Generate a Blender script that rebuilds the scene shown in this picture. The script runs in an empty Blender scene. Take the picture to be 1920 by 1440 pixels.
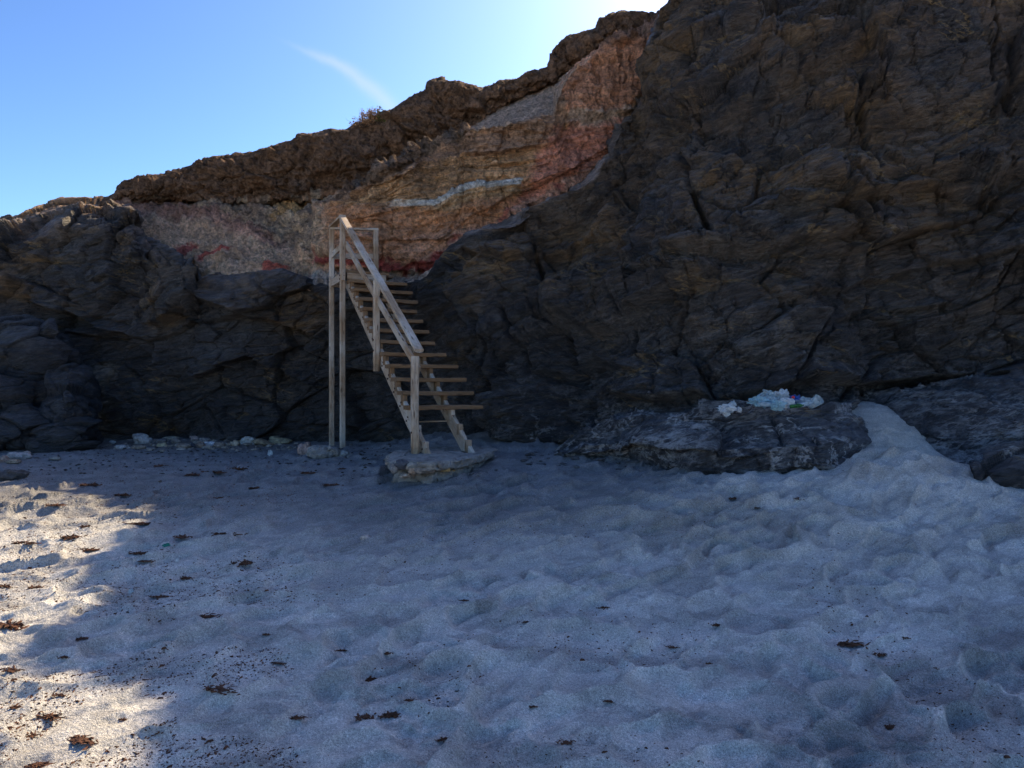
import bpy, math, random
import numpy as np
from mathutils import Vector, Matrix

sc = bpy.context.scene
col = sc.collection
R = math.radians
random.seed(7)
rng = np.random.default_rng(11)

# ------------------------------------------------------------------ camera, sky, sun, exposure
EYE = 1.7
cam = bpy.data.cameras.new('camera')
cam.lens = 24.0; cam.sensor_width = 36.0; cam.clip_end = 5000
camo = bpy.data.objects.new('camera', cam); col.objects.link(camo)
camo.location = (0, 0, EYE); camo.rotation_euler = (R(90), 0, 0)
sc.camera = camo
SUN_AZ, SUN_EL = 36.0, 42.2            # azimuth right of the view, elevation
SKY_STRENGTH = 0.07
SUN_STRENGTH = 3.1
sc.view_settings.view_transform = 'Standard'; sc.view_settings.look = 'None'
sc.view_settings.exposure = 1.7; sc.view_settings.gamma = 1.0
sc.view_settings.use_curve_mapping = False

w = bpy.data.worlds.new('World'); sc.world = w; w.use_nodes = True
nt = w.node_tree; nt.nodes.clear()
def WN(t, **k):
    n = nt.nodes.new(t)
    for a, v in k.items(): setattr(n, a, v)
    return n
sky = WN('ShaderNodeTexSky', sky_type='NISHITA', sun_disc=False)
sky.sun_elevation = R(SUN_EL); sky.sun_rotation = R(SUN_AZ)
sky.air_density = 1.0; sky.dust_density = 1.1; sky.ozone_density = 7.0; sky.altitude = 0
# one contrast curve and tint over the whole sky dome: clear deep blue away from the sun, pale toward it
gm = WN('ShaderNodeGamma'); gm.inputs[1].default_value = 1.55
tint = WN('ShaderNodeMixRGB', blend_type='MULTIPLY'); tint.inputs[0].default_value = 1; tint.inputs['Color2'].default_value = (.68, .565, .455, 1)
nt.links.new(sky.outputs[0], gm.inputs[0]); nt.links.new(gm.outputs[0], tint.inputs['Color1'])
bg = WN('ShaderNodeBackground'); bg.inputs['Strength'].default_value = SKY_STRENGTH
wo = WN('ShaderNodeOutputWorld')
# thin streak of high cloud
def pdir(px, py): return Vector(((px-960)/1280, 1, (720-py)/1280)).normalized()
ca, cb = pdir(585, 85), pdir(760, 215)
mid = (ca+cb).normalized(); along = (cb-ca).normalized(); across = mid.cross(along).normalized()
half = (cb-ca).length/2
tc = WN('ShaderNodeTexCoord')
def wdot(v):
    n = WN('ShaderNodeVectorMath', operation='DOT_PRODUCT'); nt.links.new(tc.outputs['Generated'], n.inputs[0]); n.inputs[1].default_value = v; return n.outputs['Value']
def wmath(op, a, b=None, c=None, clamp=False):
    n = WN('ShaderNodeMath', operation=op, use_clamp=clamp)
    for i, x in enumerate((a, b, c)):
        if x is None: continue
        if isinstance(x, (int, float)): n.inputs[i].default_value = x
        else: nt.links.new(x, n.inputs[i])
    return n.outputs[0]
wn = WN('ShaderNodeTexNoise'); wn.inputs['Scale'].default_value = 14; wn.inputs['Detail'].default_value = 5
nt.links.new(tc.outputs['Generated'], wn.inputs['Vector'])
u_ = wmath('DIVIDE', wmath('SUBTRACT', wdot(along), mid.dot(along)), half)
nz = wmath('MULTIPLY', wmath('SUBTRACT', wn.outputs['Fac'], .5), .022)
c_ = wmath('ADD', wmath('ADD', wdot(across), nz), wmath('MULTIPLY', wmath('MULTIPLY', u_, u_), -.008))
wid = wmath('ADD', .005, wmath('MULTIPLY', wmath('ADD', u_, 1), .0035))
g = wmath('POWER', 2.718, wmath('MULTIPLY', wmath('POWER', wmath('DIVIDE', wmath('ABSOLUTE', c_), wid), 2), -1))
em = wmath('POWER', 2.718, wmath('MULTIPLY', wmath('POWER', wmath('ABSOLUTE', wmath('MULTIPLY', u_, .9)), 4), -1))
front = wmath('GREATER_THAN', wdot(mid), .5)
fac = wmath('MULTIPLY', wmath('MULTIPLY', g, em), wmath('MULTIPLY', front, .30))
mx = WN('ShaderNodeMixRGB'); mx.inputs['Color2'].default_value = (4.2, 4.25, 3.3, 1)
nt.links.new(fac, mx.inputs['Fac']); nt.links.new(tint.outputs[0], mx.inputs['Color1'])
nt.links.new(mx.outputs[0], bg.inputs['Color']); nt.links.new(bg.outputs[0], wo.inputs['Surface'])

sun = bpy.data.lights.new('sun', 'SUN'); sun.energy = SUN_STRENGTH; sun.angle = R(0.53); sun.color = (1.0, .80, .51)
suno = bpy.data.objects.new('sun', sun); col.objects.link(suno)
sd = Vector((math.sin(R(SUN_AZ))*math.cos(R(SUN_EL)), math.cos(R(SUN_AZ))*math.cos(R(SUN_EL)), math.sin(R(SUN_EL))))
suno.rotation_euler = sd.to_track_quat('Z', 'Y').to_euler(); suno.location = (10, 10, 30)

# ------------------------------------------------------------------ helpers
def tag(o, label=None, cat=None, group=None, kind=None):
    if label: o['label'] = label
    if cat: o['category'] = cat
    if group: o['group'] = group
    if kind: o['kind'] = kind
    return o
f32 = np.float32
_perm = rng.permutation(4096).astype(np.int32)
_perm = np.concatenate([_perm, _perm])
_ang = rng.normal(size=(4096, 3)); _ang /= np.linalg.norm(_ang, axis=1, keepdims=True)
_G = (_ang*1.7).astype(f32)
_U = rng.random((4096, 4)).astype(f32)
def _hash(i, j, k): return _perm[(_perm[(_perm[i & 4095]+j) & 4095]+k) & 4095]
def perlin(P, seed=0):
    P = P.astype(f32)
    I = np.floor(P).astype(np.int32); F = P-I
    S = F*F*F*(F*(F*6-15)+10)
    I = I+seed*37
    out = 0
    r = []
    for dx in (0, 1):
        for dy in (0, 1):
            for dz in (0, 1):
                g = _G[_hash(I[:, 0]+dx, I[:, 1]+dy, I[:, 2]+dz)]
                r.append(g[:, 0]*(F[:, 0]-dx)+g[:, 1]*(F[:, 1]-dy)+g[:, 2]*(F[:, 2]-dz))
    x, y, z = S[:, 0], S[:, 1], S[:, 2]
    a = [r[i]+(r[i+1]-r[i])*z for i in (0, 2, 4, 6)]
    b0 = a[0]+(a[1]-a[0])*y; b1 = a[2]+(a[3]-a[2])*y
    return b0+(b1-b0)*x
def fbm(P, oct=4, seed=0, gain=.5, lac=2.03, ridged=False):
    s = 0; a = 1; f = 1
    for o in range(oct):
        n = perlin(P*f, seed+o*3)
        if ridged: n = .5-np.abs(n)*1.6
        s = s+a*n; a *= gain; f *= lac
    return s
def facets(P, seed=0, slope=.9):
    """angular broken blocks: nearest jittered cell gives a tilted plane; also distance to the border"""
    P = P.astype(f32)
    B = np.floor(P-.5).astype(np.int32)
    best = np.full(len(P), 9, f32); sec = np.full(len(P), 9, f32); h = np.zeros(len(P), f32)
    for dx in (0, 1):
        for dy in (0, 1):
            for dz in (0, 1):
                C = B+np.array([dx, dy, dz], np.int32)
                hs = _hash(C[:, 0]+seed*53, C[:, 1], C[:, 2])
                D = P-(C+.15+.7*_U[hs, :3])
                d2 = (D*D).sum(1)
                v = (_U[hs, 3]-.5)+slope*(D*_G[hs]).sum(1)*.5
                m = d2 < best
                sec = np.where(m, best, np.minimum(sec, d2)); h = np.where(m, v, h); best = np.where(m, d2, best)
    return h, np.sqrt(sec)-np.sqrt(best)
def sstep(a, b, x):
    t = np.clip((x-a)/(b-a), 0, 1); return t*t*(3-2*t)
def W(px, py, d): return np.stack([(px-960)/1280*d, d, EYE+(720-py)/1280*d], -1)
def grid_mesh(name, V, nr, nc, mat, cols=None, extra=None, flip=False, smooth=True, parent=None, wrap=False):
    me = bpy.data.meshes.new(name)
    V = V.reshape(-1, 3).astype(f32)
    idx = np.arange(nr*nc, dtype=np.int32).reshape(nr, nc)
    if wrap: idx = np.concatenate([idx, idx[:, :1]], 1)
    a, b, c, d = idx[:-1, :-1], idx[:-1, 1:], idx[1:, 1:], idx[1:, :-1]
    q = np.stack([a, b, c, d] if not flip else [a, d, c, b], -1).reshape(-1)
    n = len(q)//4
    me.vertices.add(len(V)); me.vertices.foreach_set('co', V.ravel())
    me.loops.add(len(q)); me.loops.foreach_set('vertex_index', q)
    me.polygons.add(n); me.polygons.foreach_set('loop_start', np.arange(0, n*4, 4, dtype=np.int32))
    me.polygons.foreach_set('loop_total', np.full(n, 4, np.int32))
    me.update()
    me.polygons.foreach_set('use_smooth', np.full(n, smooth))
    if cols is not None:
        at = me.attributes.new('rockcol', 'FLOAT_COLOR', 'POINT')
        cc = np.ones((len(V), 4), f32); cc[:, :3] = cols.reshape(-1, 3)
        at.data.foreach_set('color', cc.ravel())
    if extra is not None:
        at = me.attributes.new('veins', 'FLOAT', 'POINT'); at.data.foreach_set('value', extra.reshape(-1).astype(f32))
    me.materials.append(mat); me.validate()
    o = bpy.data.objects.new(name, me); col.objects.link(o)
    if parent: o.parent = parent
    return o
def tri_mesh(name, V, F, mat, smooth=False, parent=None, cols=None):
    me = bpy.data.meshes.new(name); me.from_pydata([tuple(map(float, v)) for v in V], [], [tuple(int(i) for i in f) for f in F])
    me.materials.append(mat)
    if smooth: me.polygons.foreach_set('use_smooth', np.full(len(F), True))
    if cols is not None:
        at = me.attributes.new('rockcol', 'FLOAT_COLOR', 'POINT')
        cc = np.ones((len(V), 4), f32); cc[:, :3] = cols; at.data.foreach_set('color', cc.ravel())
    me.update()
    o = bpy.data.objects.new(name, me); col.objects.link(o)
    if parent: o.parent = parent
    return o
def normals(V):
    du = np.gradient(V, axis=1); dv = np.gradient(V, axis=0)
    n = np.cross(du, dv); n /= np.linalg.norm(n, axis=-1, keepdims=True)+1e-9
    return n
def interp_tab(tab, x):
    t = np.array(tab, float); return np.interp(x, t[:, 0], t[:, 1])
def smooth_cols(a, k):
    if k < 2: return a
    ker = np.hanning(k+2)[1:-1]; ker /= ker.sum()
    p = np.pad(a, (k//2, k-1-k//2), mode='edge'); return np.convolve(p, ker, 'valid')

# ------------------------------------------------------------------ materials
class MB:
    def __init__(s, name, rough=.85, spec=.3):
        s.m = bpy.data.materials.new(name); s.m.use_nodes = True; s.t = s.m.node_tree
        s.b = s.t.nodes['Principled BSDF']; s.b.inputs['Roughness'].default_value = rough
        s.b.inputs['Specular IOR Level'].default_value = spec
        s.tc = s.n('ShaderNodeTexCoord')
    def n(s, t, **k):
        n = s.t.nodes.new(t)
        for a, v in k.items(): setattr(n, a, v)
        return n
    def l(s, a, b): s.t.links.new(a, b)
    def put(s, inp, x):
        if isinstance(x, (int, float)): inp.default_value = x
        elif isinstance(x, tuple): inp.default_value = x if len(x) == 4 or inp.type == 'VECTOR' else x+(1,)
        else: s.l(x, inp)
    def math(s, op, a, b=0, c=0, clamp=False):
        n = s.n('ShaderNodeMath', operation=op, use_clamp=clamp)
        s.put(n.inputs[0], a); s.put(n.inputs[1], b); s.put(n.inputs[2], c); return n.outputs[0]
    def mapping(s, rot=(0, 0, 0), scale=(1, 1, 1), src=None):
        r = s.n('ShaderNodeMapping'); r.inputs['Rotation'].default_value = rot; s.l(src or s.tc.outputs['Object'], r.inputs['Vector'])
        q = s.n('ShaderNodeVectorMath', operation='MULTIPLY'); s.l(r.outputs[0], q.inputs[0]); q.inputs[1].default_value = scale
        return q.outputs[0]
    def noise(s, scale, detail=5, rough=.55, vec=None, dist=0):
        n = s.n('ShaderNodeTexNoise'); n.inputs['Scale'].default_value = scale; n.inputs['Detail'].default_value = detail
        n.inputs['Roughness'].default_value = rough; n.inputs['Distortion'].default_value = dist
        s.l(vec or s.tc.outputs['Object'], n.inputs['Vector']); return n.outputs['Fac']
    def vor(s, scale, feature='F1', vec=None):
        n = s.n('ShaderNodeTexVoronoi', feature=feature); n.inputs['Scale'].default_value = scale
        s.l(vec or s.tc.outputs['Object'], n.inputs['Vector']); return n
    def ramp(s, f, a, b, lo=0., hi=1.):
        n = s.n('ShaderNodeMapRange', clamp=True); s.put(n.inputs['Value'], f)
        n.inputs['From Min'].default_value = a; n.inputs['From Max'].default_value = b
        n.inputs['To Min'].default_value = lo; n.inputs['To Max'].default_value = hi; return n.outputs[0]
    def mix(s, f, a, b, mode='MIX'):
        n = s.n('ShaderNodeMixRGB', blend_type=mode); s.put(n.inputs[0], f); s.put(n.inputs[1], a); s.put(n.inputs[2], b); return n.outputs[0]
    def attr(s, name):
        n = s.n('ShaderNodeAttribute', attribute_name=name); return n
    def bump(s, h, dist=.02, strength=1., prev=None):
        n = s.n('ShaderNodeBump'); n.inputs['Strength'].default_value = strength; n.inputs['Distance'].default_value = dist
        s.l(h, n.inputs['Height'])
        if prev: s.l(prev, n.inputs['Normal'])
        return n.outputs[0]
    def done(s, color, normal=None):
        s.put(s.b.inputs['Base Color'], color)
        if normal: s.l(normal, s.b.inputs['Normal'])
        return s.m

def mat_basalt():
    m = MB('dark_foliated_rock', .52, .5)
    warp = m.n('ShaderNodeTexNoise'); warp.inputs['Scale'].default_value = .9; warp.inputs['Detail'].default_value = 3
    m.l(m.tc.outputs['Object'], warp.inputs['Vector'])
    ad = m.n('ShaderNodeVectorMath', operation='MULTIPLY_ADD'); m.l(warp.outputs['Color'], ad.inputs[0]); ad.inputs[1].default_value = (.3, .3, .3)
    m.l(m.tc.outputs['Object'], ad.inputs[2])
    fol = m.mapping((0, R(12), 0), (1.3, 2.0, 8.0), ad.outputs[0])
    s1 = m.noise(2.2, 9, .68, fol)
    s2 = m.noise(9, 6, .65, fol)
    big = m.noise(.7, 6, .6)
    fine = m.noise(30, 5, .6)
    a = m.attr('rockcol').outputs['Color']
    k = m.math('MULTIPLY', m.ramp(s1, .34, .68, .35, 1.8), m.ramp(m.noise(11, 8, .8, fol), .34, .68, .45, 1.75))
    k = m.math('MULTIPLY', k, m.ramp(big, .3, .7, .75, 1.25))
    c = m.mix(1.0, a, k, 'MULTIPLY')
    och = m.ramp(m.noise(1.7, 7, .7, fol), .52, .66)
    hz = m.attr('veins').outputs['Fac']
    c = m.mix(m.math('MULTIPLY', och, m.math('SUBTRACT', .55, m.math('MULTIPLY', hz, .6), clamp=True)), c, (.060, .040, .021))
    # pale calcite threads along the foliation
    def threads(sc_, wid, rot, stretch, seedv):
        vv = m.mapping((seedv, R(rot), 0), (1.0, 1.2, stretch), ad.outputs[0])
        th = m.noise(sc_, 6, .62, vv)
        return m.math('SUBTRACT', 1.0, m.ramp(m.math('ABSOLUTE', m.math('SUBTRACT', th, .5)), wid*.35, wid), clamp=True)
    l1 = threads(1.3, .040, 9, 7.0, 0.0); l2 = threads(3.0, .05, 16, 5.0, .8); l3 = threads(2.3, .035, -24, 2.0, 1.9)
    gate = m.ramp(m.noise(1.1, 5, .7), .44, .58)
    brk = m.ramp(m.noise(7, 6, .75), .40, .52)
    v = m.math('MULTIPLY', m.math('MAXIMUM', l1, m.math('MULTIPLY', l2, .8)), m.math('MULTIPLY', gate, brk))
    v = m.math('MULTIPLY', v, m.math('ADD', .10, m.math('MULTIPLY', hz, .80)))
    net = m.math('MULTIPLY', m.math('MULTIPLY', l3, m.ramp(m.noise(1.9, 5, .65), .44, .56)), m.math('MULTIPLY', hz, m.ramp(m.noise(9, 4, .7), .38, .48)))
    v = m.math('MAXIMUM', v, net)
    # powdery salt bloom on the low rocks
    sp = m.math('MULTIPLY', m.ramp(m.noise(3.5, 10, .85, fol), .52, .64), m.ramp(hz, .45, 1.0))
    c = m.mix(m.math('MULTIPLY', sp, .34), c, (.27, .275, .29))
    # rare long ochre seams
    sm = m.math('MULTIPLY', m.math('MULTIPLY', threads(.45, .012, 14, 5.0, 3.1), m.ramp(hz, .02, .06)), m.ramp(m.noise(.8, 4, .6), .5, .6))
    c = m.mix(m.math('MULTIPLY', sm, .6), c, (.33, .22, .09))
    c = m.mix(m.math('MULTIPLY', v, .8), c, (.55, .54, .53))
    h = m.math('ADD', m.math('MULTIPLY', s1, 1.0), m.math('MULTIPLY', s2, .45))
    h = m.math('ADD', h, m.math('MULTIPLY', fine, .12))
    cr = m.vor(1.6, 'DISTANCE_TO_EDGE', m.mapping((0, R(15), 0), (1, 1, 1.8), ad.outputs[0])).outputs['Distance']
    nb = m.bump(h, .16, 1.)
    nb = m.bump(m.ramp(cr, 0, .03), .02, .5, nb)
    return m.done(c, nb)
def mat_sediment():
    m = MB('layered_sediment', .95, .12)
    a = m.attr('rockcol').outputs['Color']
    warp = m.n('ShaderNodeTexNoise'); warp.inputs['Scale'].default_value = .6; warp.inputs['Detail'].default_value = 3
    m.l(m.tc.outputs['Object'], warp.inputs['Vector'])
    ad = m.n('ShaderNodeVectorMath', operation='MULTIPLY_ADD'); m.l(warp.outputs['Color'], ad.inputs[0]); ad.inputs[1].default_value = (.25, .25, .25)
    m.l(m.tc.outputs['Object'], ad.inputs[2])
    st = m.noise(1.8, 8, .72, m.mapping((0, R(4), 0), (.28, .28, 9.0), ad.outputs[0]))
    gr = m.noise(13, 9, .72)
    md = m.noise(2.4, 7, .65)
    hz = m.attr('veins').outputs['Fac']      # 1 where thin beds show
    k = m.math('MULTIPLY', m.ramp(gr, .38, .62, .5, 1.5), m.ramp(md, .36, .64, .72, 1.25))
    kb = m.ramp(st, .38, .62, .60, 1.3)
    k = m.math('MULTIPLY', k, m.math('ADD', m.math('MULTIPLY', m.math('SUBTRACT', kb, 1), hz), 1))
    c = m.mix(1.0, a, k, 'MULTIPLY')
    pit = m.math('MULTIPLY', m.ramp(m.noise(20, 5, .7), .60, .68), m.ramp(md, .45, .55))
    c = m.mix(m.math('MULTIPLY', pit, .6), c, (.05, .035, .026))
    ck = m.vor(1.1, 'DISTANCE_TO_EDGE', m.mapping((0, 0, 0), (1, 1, 2.6), ad.outputs[0])).outputs['Distance']
    pb = m.vor(16, 'F1').outputs['Distance']
    c = m.mix(m.math('MULTIPLY', m.math('SUBTRACT', 1, m.ramp(pb, .10, .2)), m.ramp(m.noise(3, 3), .5, .62)), c, m.mix(.6, c, (.42, .37, .31)))
    h = m.math('ADD', gr, m.math('MULTIPLY', m.math('MULTIPLY', st, hz), 1.0))
    h = m.math('ADD', h, m.math('MULTIPLY', md, .8))
    nb = m.bump(m.ramp(ck, 0, .035), .05, .6)
    return m.done(c, m.bump(h, .20, 1., nb))
def mat_sand():
    m = MB('beach_sand', .95, .15)
    a = m.attr('rockcol').outputs['Color']
    g1 = m.noise(210, 3, .7); g2 = m.noise(75, 5, .7); g3 = m.noise(9, 6, .6)
    k = m.math('MULTIPLY', m.ramp(g1, .3, .7, .42, 1.58), m.ramp(g2, .33, .67, .72, 1.28))
    k = m.math('MULTIPLY', k, m.ramp(g3, .3, .7, .86, 1.12))
    c = m.mix(1.0, a, k, 'MULTIPLY')
    dk = m.ramp(m.noise(42, 6, .75), .64, .72)
    c = m.mix(m.math('MULTIPLY', dk, m.ramp(m.noise(1.6, 4), .4, .62)), c, (.09, .08, .075))
    h = m.math('ADD', m.math('MULTIPLY', g1, .25), m.math('ADD', g2, m.math('MULTIPLY', m.noise(28, 6, .65), 1.6)))
    wv = m.mapping((0, 0, R(-37)), (1.0, 2.2, 1.0))
    r1 = m.math('ABSOLUTE', m.math('SUBTRACT', m.noise(3.3, 4, .55, wv, .3), .5)); r2 = m.math('ABSOLUTE', m.math('SUBTRACT', m.noise(8, 5, .6, wv, .3), .5))
    rr = m.math('ADD', r1, m.math('MULTIPLY', r2, .45))
    nb = m.bump(m.math('SUBTRACT', 1, rr), .025, .8)
    return m.done(c, m.bump(h, .022, 1., nb))
def mat_wood(name, dark, light, grey, ga):
    m = MB(name, .8, .25)
    inf = m.n('ShaderNodeObjectInfo')
    off = m.n('ShaderNodeVectorMath', operation='MULTIPLY_ADD'); m.l(inf.outputs['Random'], off.inputs[0]); off.inputs[1].default_value = (37, 11, 23)
    m.l(m.tc.outputs['Object'], off.inputs[2])
    v = m.mapping((0, 0, 0), (1.2, 16, 16), off.outputs[0])
    g = m.noise(2.2, 8, .65, v, .4); g2 = m.noise(8, 4, .6, v)
    big = m.noise(1.6, 4, .6, off.outputs[0])
    c = m.mix(m.ramp(g, .3, .68), dark, light)
    c = m.mix(m.ramp(big, .40, .62, 0, ga), c, grey)       # greyed weathering
    c = m.mix(m.ramp(inf.outputs['Random'], 0, 1, 0, .35), c, (.22, .14, .08))
    kn = m.vor(3.2, 'F1', m.mapping((0, 0, 0), (1, 5, 5), off.outputs[0])).outputs['Distance']
    c = m.mix(m.ramp(kn, .1, .2, .85, 0), c, (.06, .032, .018))
    c = m.mix(m.ramp(g2, .56, .66, 0, .6), c, (.09, .055, .032))
    st = m.ramp(m.noise(4, 5, .7, off.outputs[0]), .58, .7, 0, .55)
    c = m.mix(st, c, (.10, .062, .038))
    return m.done(c, m.bump(m.math('ADD', g, g2), .006, .8))
def mat_stone():
    m = MB('loose_stone', .85, .25)
    a = m.attr('rockcol').outputs['Color']
    k = m.math('MULTIPLY', m.ramp(m.noise(11, 8, .7), .3, .7, .55, 1.4), m.ramp(m.noise(45, 4), .3, .7, .8, 1.2))
    return m.done(m.mix(1., a, k, 'MULTIPLY'), m.bump(m.noise(16, 8, .68), .03, .9))
def mat_concrete():
    m = MB('rough_concrete', .92, .2)
    n = m.noise(9, 9, .7); p = m.vor(26).outputs['Distance']
    c = m.mix(m.ramp(n, .3, .7), (.13, .12, .11), (.36, .34, .31))
    c = m.mix(m.ramp(p, .12, .2, .5, 0), c, (.12, .10, .09))
    return m.done(c, m.bump(m.math('ADD', n, m.math('MULTIPLY', p, .5)), .03, 1.))
def mat_plain(name, c, rough=.6, var=.3, spec=.3):
    m = MB(name, rough, spec)
    k = m.ramp(m.noise(14, 6, .6), .3, .7, 1-var, 1+var)
    return m.done(m.mix(1., c, k, 'MULTIPLY'), m.bump(m.noise(30, 4), .004, .6))
def mat_plastic(name, c, alpha=.75, rough=.25):
    m = MB(name, rough, .5)
    m.b.inputs['Transmission Weight'].default_value = 0
    tr = m.n('ShaderNodeBsdfTranslucent'); tr.inputs['Color'].default_value = c+(1,)
    m1 = m.n('ShaderNodeMixShader'); m1.inputs[0].default_value = .35
    m2 = m.n('ShaderNodeMixShader'); tp = m.n('ShaderNodeBsdfTransparent')
    k = m.ramp(m.noise(9, 6, .65), .35, .7, alpha-.25, min(1, alpha+.2)); m.l(k, m2.inputs[0])
    m.l(m.b.outputs[0], m1.inputs[1]); m.l(tr.outputs[0], m1.inputs[2])
    m.l(tp.outputs[0], m2.inputs[1]); m.l(m1.outputs[0], m2.inputs[2])
    out = [n for n in m.t.nodes if n.type == 'OUTPUT_MATERIAL'][0]; m.l(m2.outputs[0], out.inputs['Surface'])
    kk = m.ramp(m.noise(25, 5, .6), .3, .7, .75, 1.2)
    return m.done(m.mix(1., c, kk, 'MULTIPLY'), m.bump(m.noise(38, 5, .6), .01, .8))
M = dict(basalt=mat_basalt(), sed=mat_sediment(), sand=mat_sand(), wood=mat_wood('weathered_timber', (.17, .10, .055), (.48, .35, .23), (.60, .56, .50), .7), tread=mat_wood('worn_brown_timber', (.075, .036, .016), (.25, .14, .065), (.21, .165, .12), .3), stone=mat_stone(), conc=mat_concrete(),
         weed=mat_plain('dried_seaweed', (.085, .035, .018), .8, .5), bolt=mat_plain('rusty_iron', (.05, .028, .02), .6),
         white=mat_plastic('white_film', (.70, .74, .76), .85), clear=mat_plastic('clear_film', (.55, .66, .70), .55, .15),
         cyan=mat_plastic('pale_cyan_film', (.42, .62, .68), .8), blue=mat_plastic('blue_film', (.05, .14, .50), .9),
         green=mat_plastic('green_film', (.02, .16, .03), .9), teal=mat_plastic('teal_film', (.04, .33, .25), .9),
         red=mat_plain('red_cap', (.5, .03, .03), .4), ochrebrick=mat_plain('ochre_tile', (.30, .21, .10), .9),
         twig=mat_plain('shrub_twigs', (.07, .045, .03), .9), leaf=mat_plain('rusty_shrub_leaves', (.32, .18, .09), .8, .5),
         leafg=mat_plain('olive_shrub_leaves', (.11, .12, .03), .8, .4), drift=mat_plain('bleached_driftwood', (.38, .33, .27), .8))

# ------------------------------------------------------------------ sand surface
_pts = np.array([(0,3,0),(-2,4,.12),(-3.3,6.4,.45),(-4.9,7.2,.5),(-6,9,.57),(-8,12,.62),(-5,12,.62),(-3,11.6,.6),(-2,12.2,.68),
 (-.8,7.2,.64),(-1.7,8.0,.64),(-1.3,9.6,.78),(-.8,11,.93),(.3,9.8,.88),(1.2,8,.79),(2.3,6.6,.80),(3.35,6.3,.86),(4.3,6.1,.80),(5.2,6.0,.80),(4.6,7.0,.90),(5.1,7.3,.95),(5.5,8.0,1.0),(3.1,7.3,.92),(5.0,8.6,1.3),
 (3.65,6.75,1.02),(4.05,7.3,1.2),(4.55,8.1,1.42),(2,4,.15),(4,4.6,.32),(0,5,.33),(2,5.2,.42),(6,4,.4),(0,0,0),(-3,0,-.02),(3,0,.02),(0,-3,-.2),
 (-6,4,.1),(8,7,1.0),(-9,7,.45),(2.8,7.6,.95),(5.8,7.6,1.0),(-9,14,.7),(7,13,1.4),(0,13,1.1)], float)
def _tps(r): return np.where(r > 1e-9, r*r*np.log(r+1e-12), 0)
_n = len(_pts)
_K = _tps(np.linalg.norm(_pts[:, None, :2]-_pts[None, :, :2], axis=-1))+np.eye(_n)*.02
_Pm = np.c_[np.ones(_n), _pts[:, :2]]
_sol = np.linalg.solve(np.block([[_K, _Pm], [_Pm.T, np.zeros((3, 3))]]), np.r_[_pts[:, 2], 0, 0, 0])
def ground(x, y):
    x = np.clip(np.asarray(x, float), -9.5, 8.5); y = np.clip(np.asarray(y, float), -3.5, 14)
    sh = x.shape; x = x.ravel(); y = y.ravel(); z = np.empty(len(x))
    for i in range(0, len(x), 60000):
        a, b = x[i:i+60000], y[i:i+60000]
        r = np.hypot(a[:, None]-_pts[:, 0], b[:, None]-_pts[:, 1])
        z[i:i+60000] = _tps(r)@_sol[:_n]+_sol[_n]+_sol[_n+1]*a+_sol[_n+2]*b
    return z.reshape(sh)
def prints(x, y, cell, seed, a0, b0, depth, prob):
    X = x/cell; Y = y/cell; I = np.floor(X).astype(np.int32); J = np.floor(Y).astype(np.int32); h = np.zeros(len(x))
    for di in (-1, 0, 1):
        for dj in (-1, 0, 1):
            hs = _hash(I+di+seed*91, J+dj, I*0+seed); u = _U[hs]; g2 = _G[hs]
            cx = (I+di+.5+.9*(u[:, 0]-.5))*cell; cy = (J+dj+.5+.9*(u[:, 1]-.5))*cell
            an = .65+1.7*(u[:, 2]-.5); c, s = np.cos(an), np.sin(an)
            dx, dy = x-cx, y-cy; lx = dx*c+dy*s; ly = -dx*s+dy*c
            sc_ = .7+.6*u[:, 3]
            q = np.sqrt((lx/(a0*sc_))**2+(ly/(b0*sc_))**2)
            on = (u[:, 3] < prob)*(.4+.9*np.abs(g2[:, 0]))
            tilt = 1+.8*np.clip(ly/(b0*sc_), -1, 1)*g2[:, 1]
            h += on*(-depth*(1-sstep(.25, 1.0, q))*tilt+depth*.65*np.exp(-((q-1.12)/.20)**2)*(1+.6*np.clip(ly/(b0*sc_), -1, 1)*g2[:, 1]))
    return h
def bowls(x, y, cell, seed, ax=1.5, sharp=9.):
    """trampled sand: soft bowls that meet in crests (0 in a bowl, about 1 on a crest)"""
    c, s_ = math.cos(.64), math.sin(.64)
    u = (x*c+y*s_)/(cell*ax); v = (-x*s_+y*c)/cell
    I = np.floor(u).astype(np.int32); J = np.floor(v).astype(np.int32); acc = np.zeros(len(x))
    for di in (-1, 0, 1):
        for dj in (-1, 0, 1):
            hs = _hash(I+di+seed*91, J+dj, I*0+seed); w_ = _U[hs]
            du = u-(I+di+.5+.85*(w_[:, 0]-.5)); dv = v-(J+dj+.5+.85*(w_[:, 1]-.5))
            rot = (w_[:, 3]-.5)*1.6; du, dv = du+rot*dv*.6, dv-rot*du*.6
            acc += np.exp(-sharp*((du*du+dv*dv)*(1.1+.9*w_[:, 2])+.55*w_[:, 3]))
    return -np.log(acc+1e-9)/sharp
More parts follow.
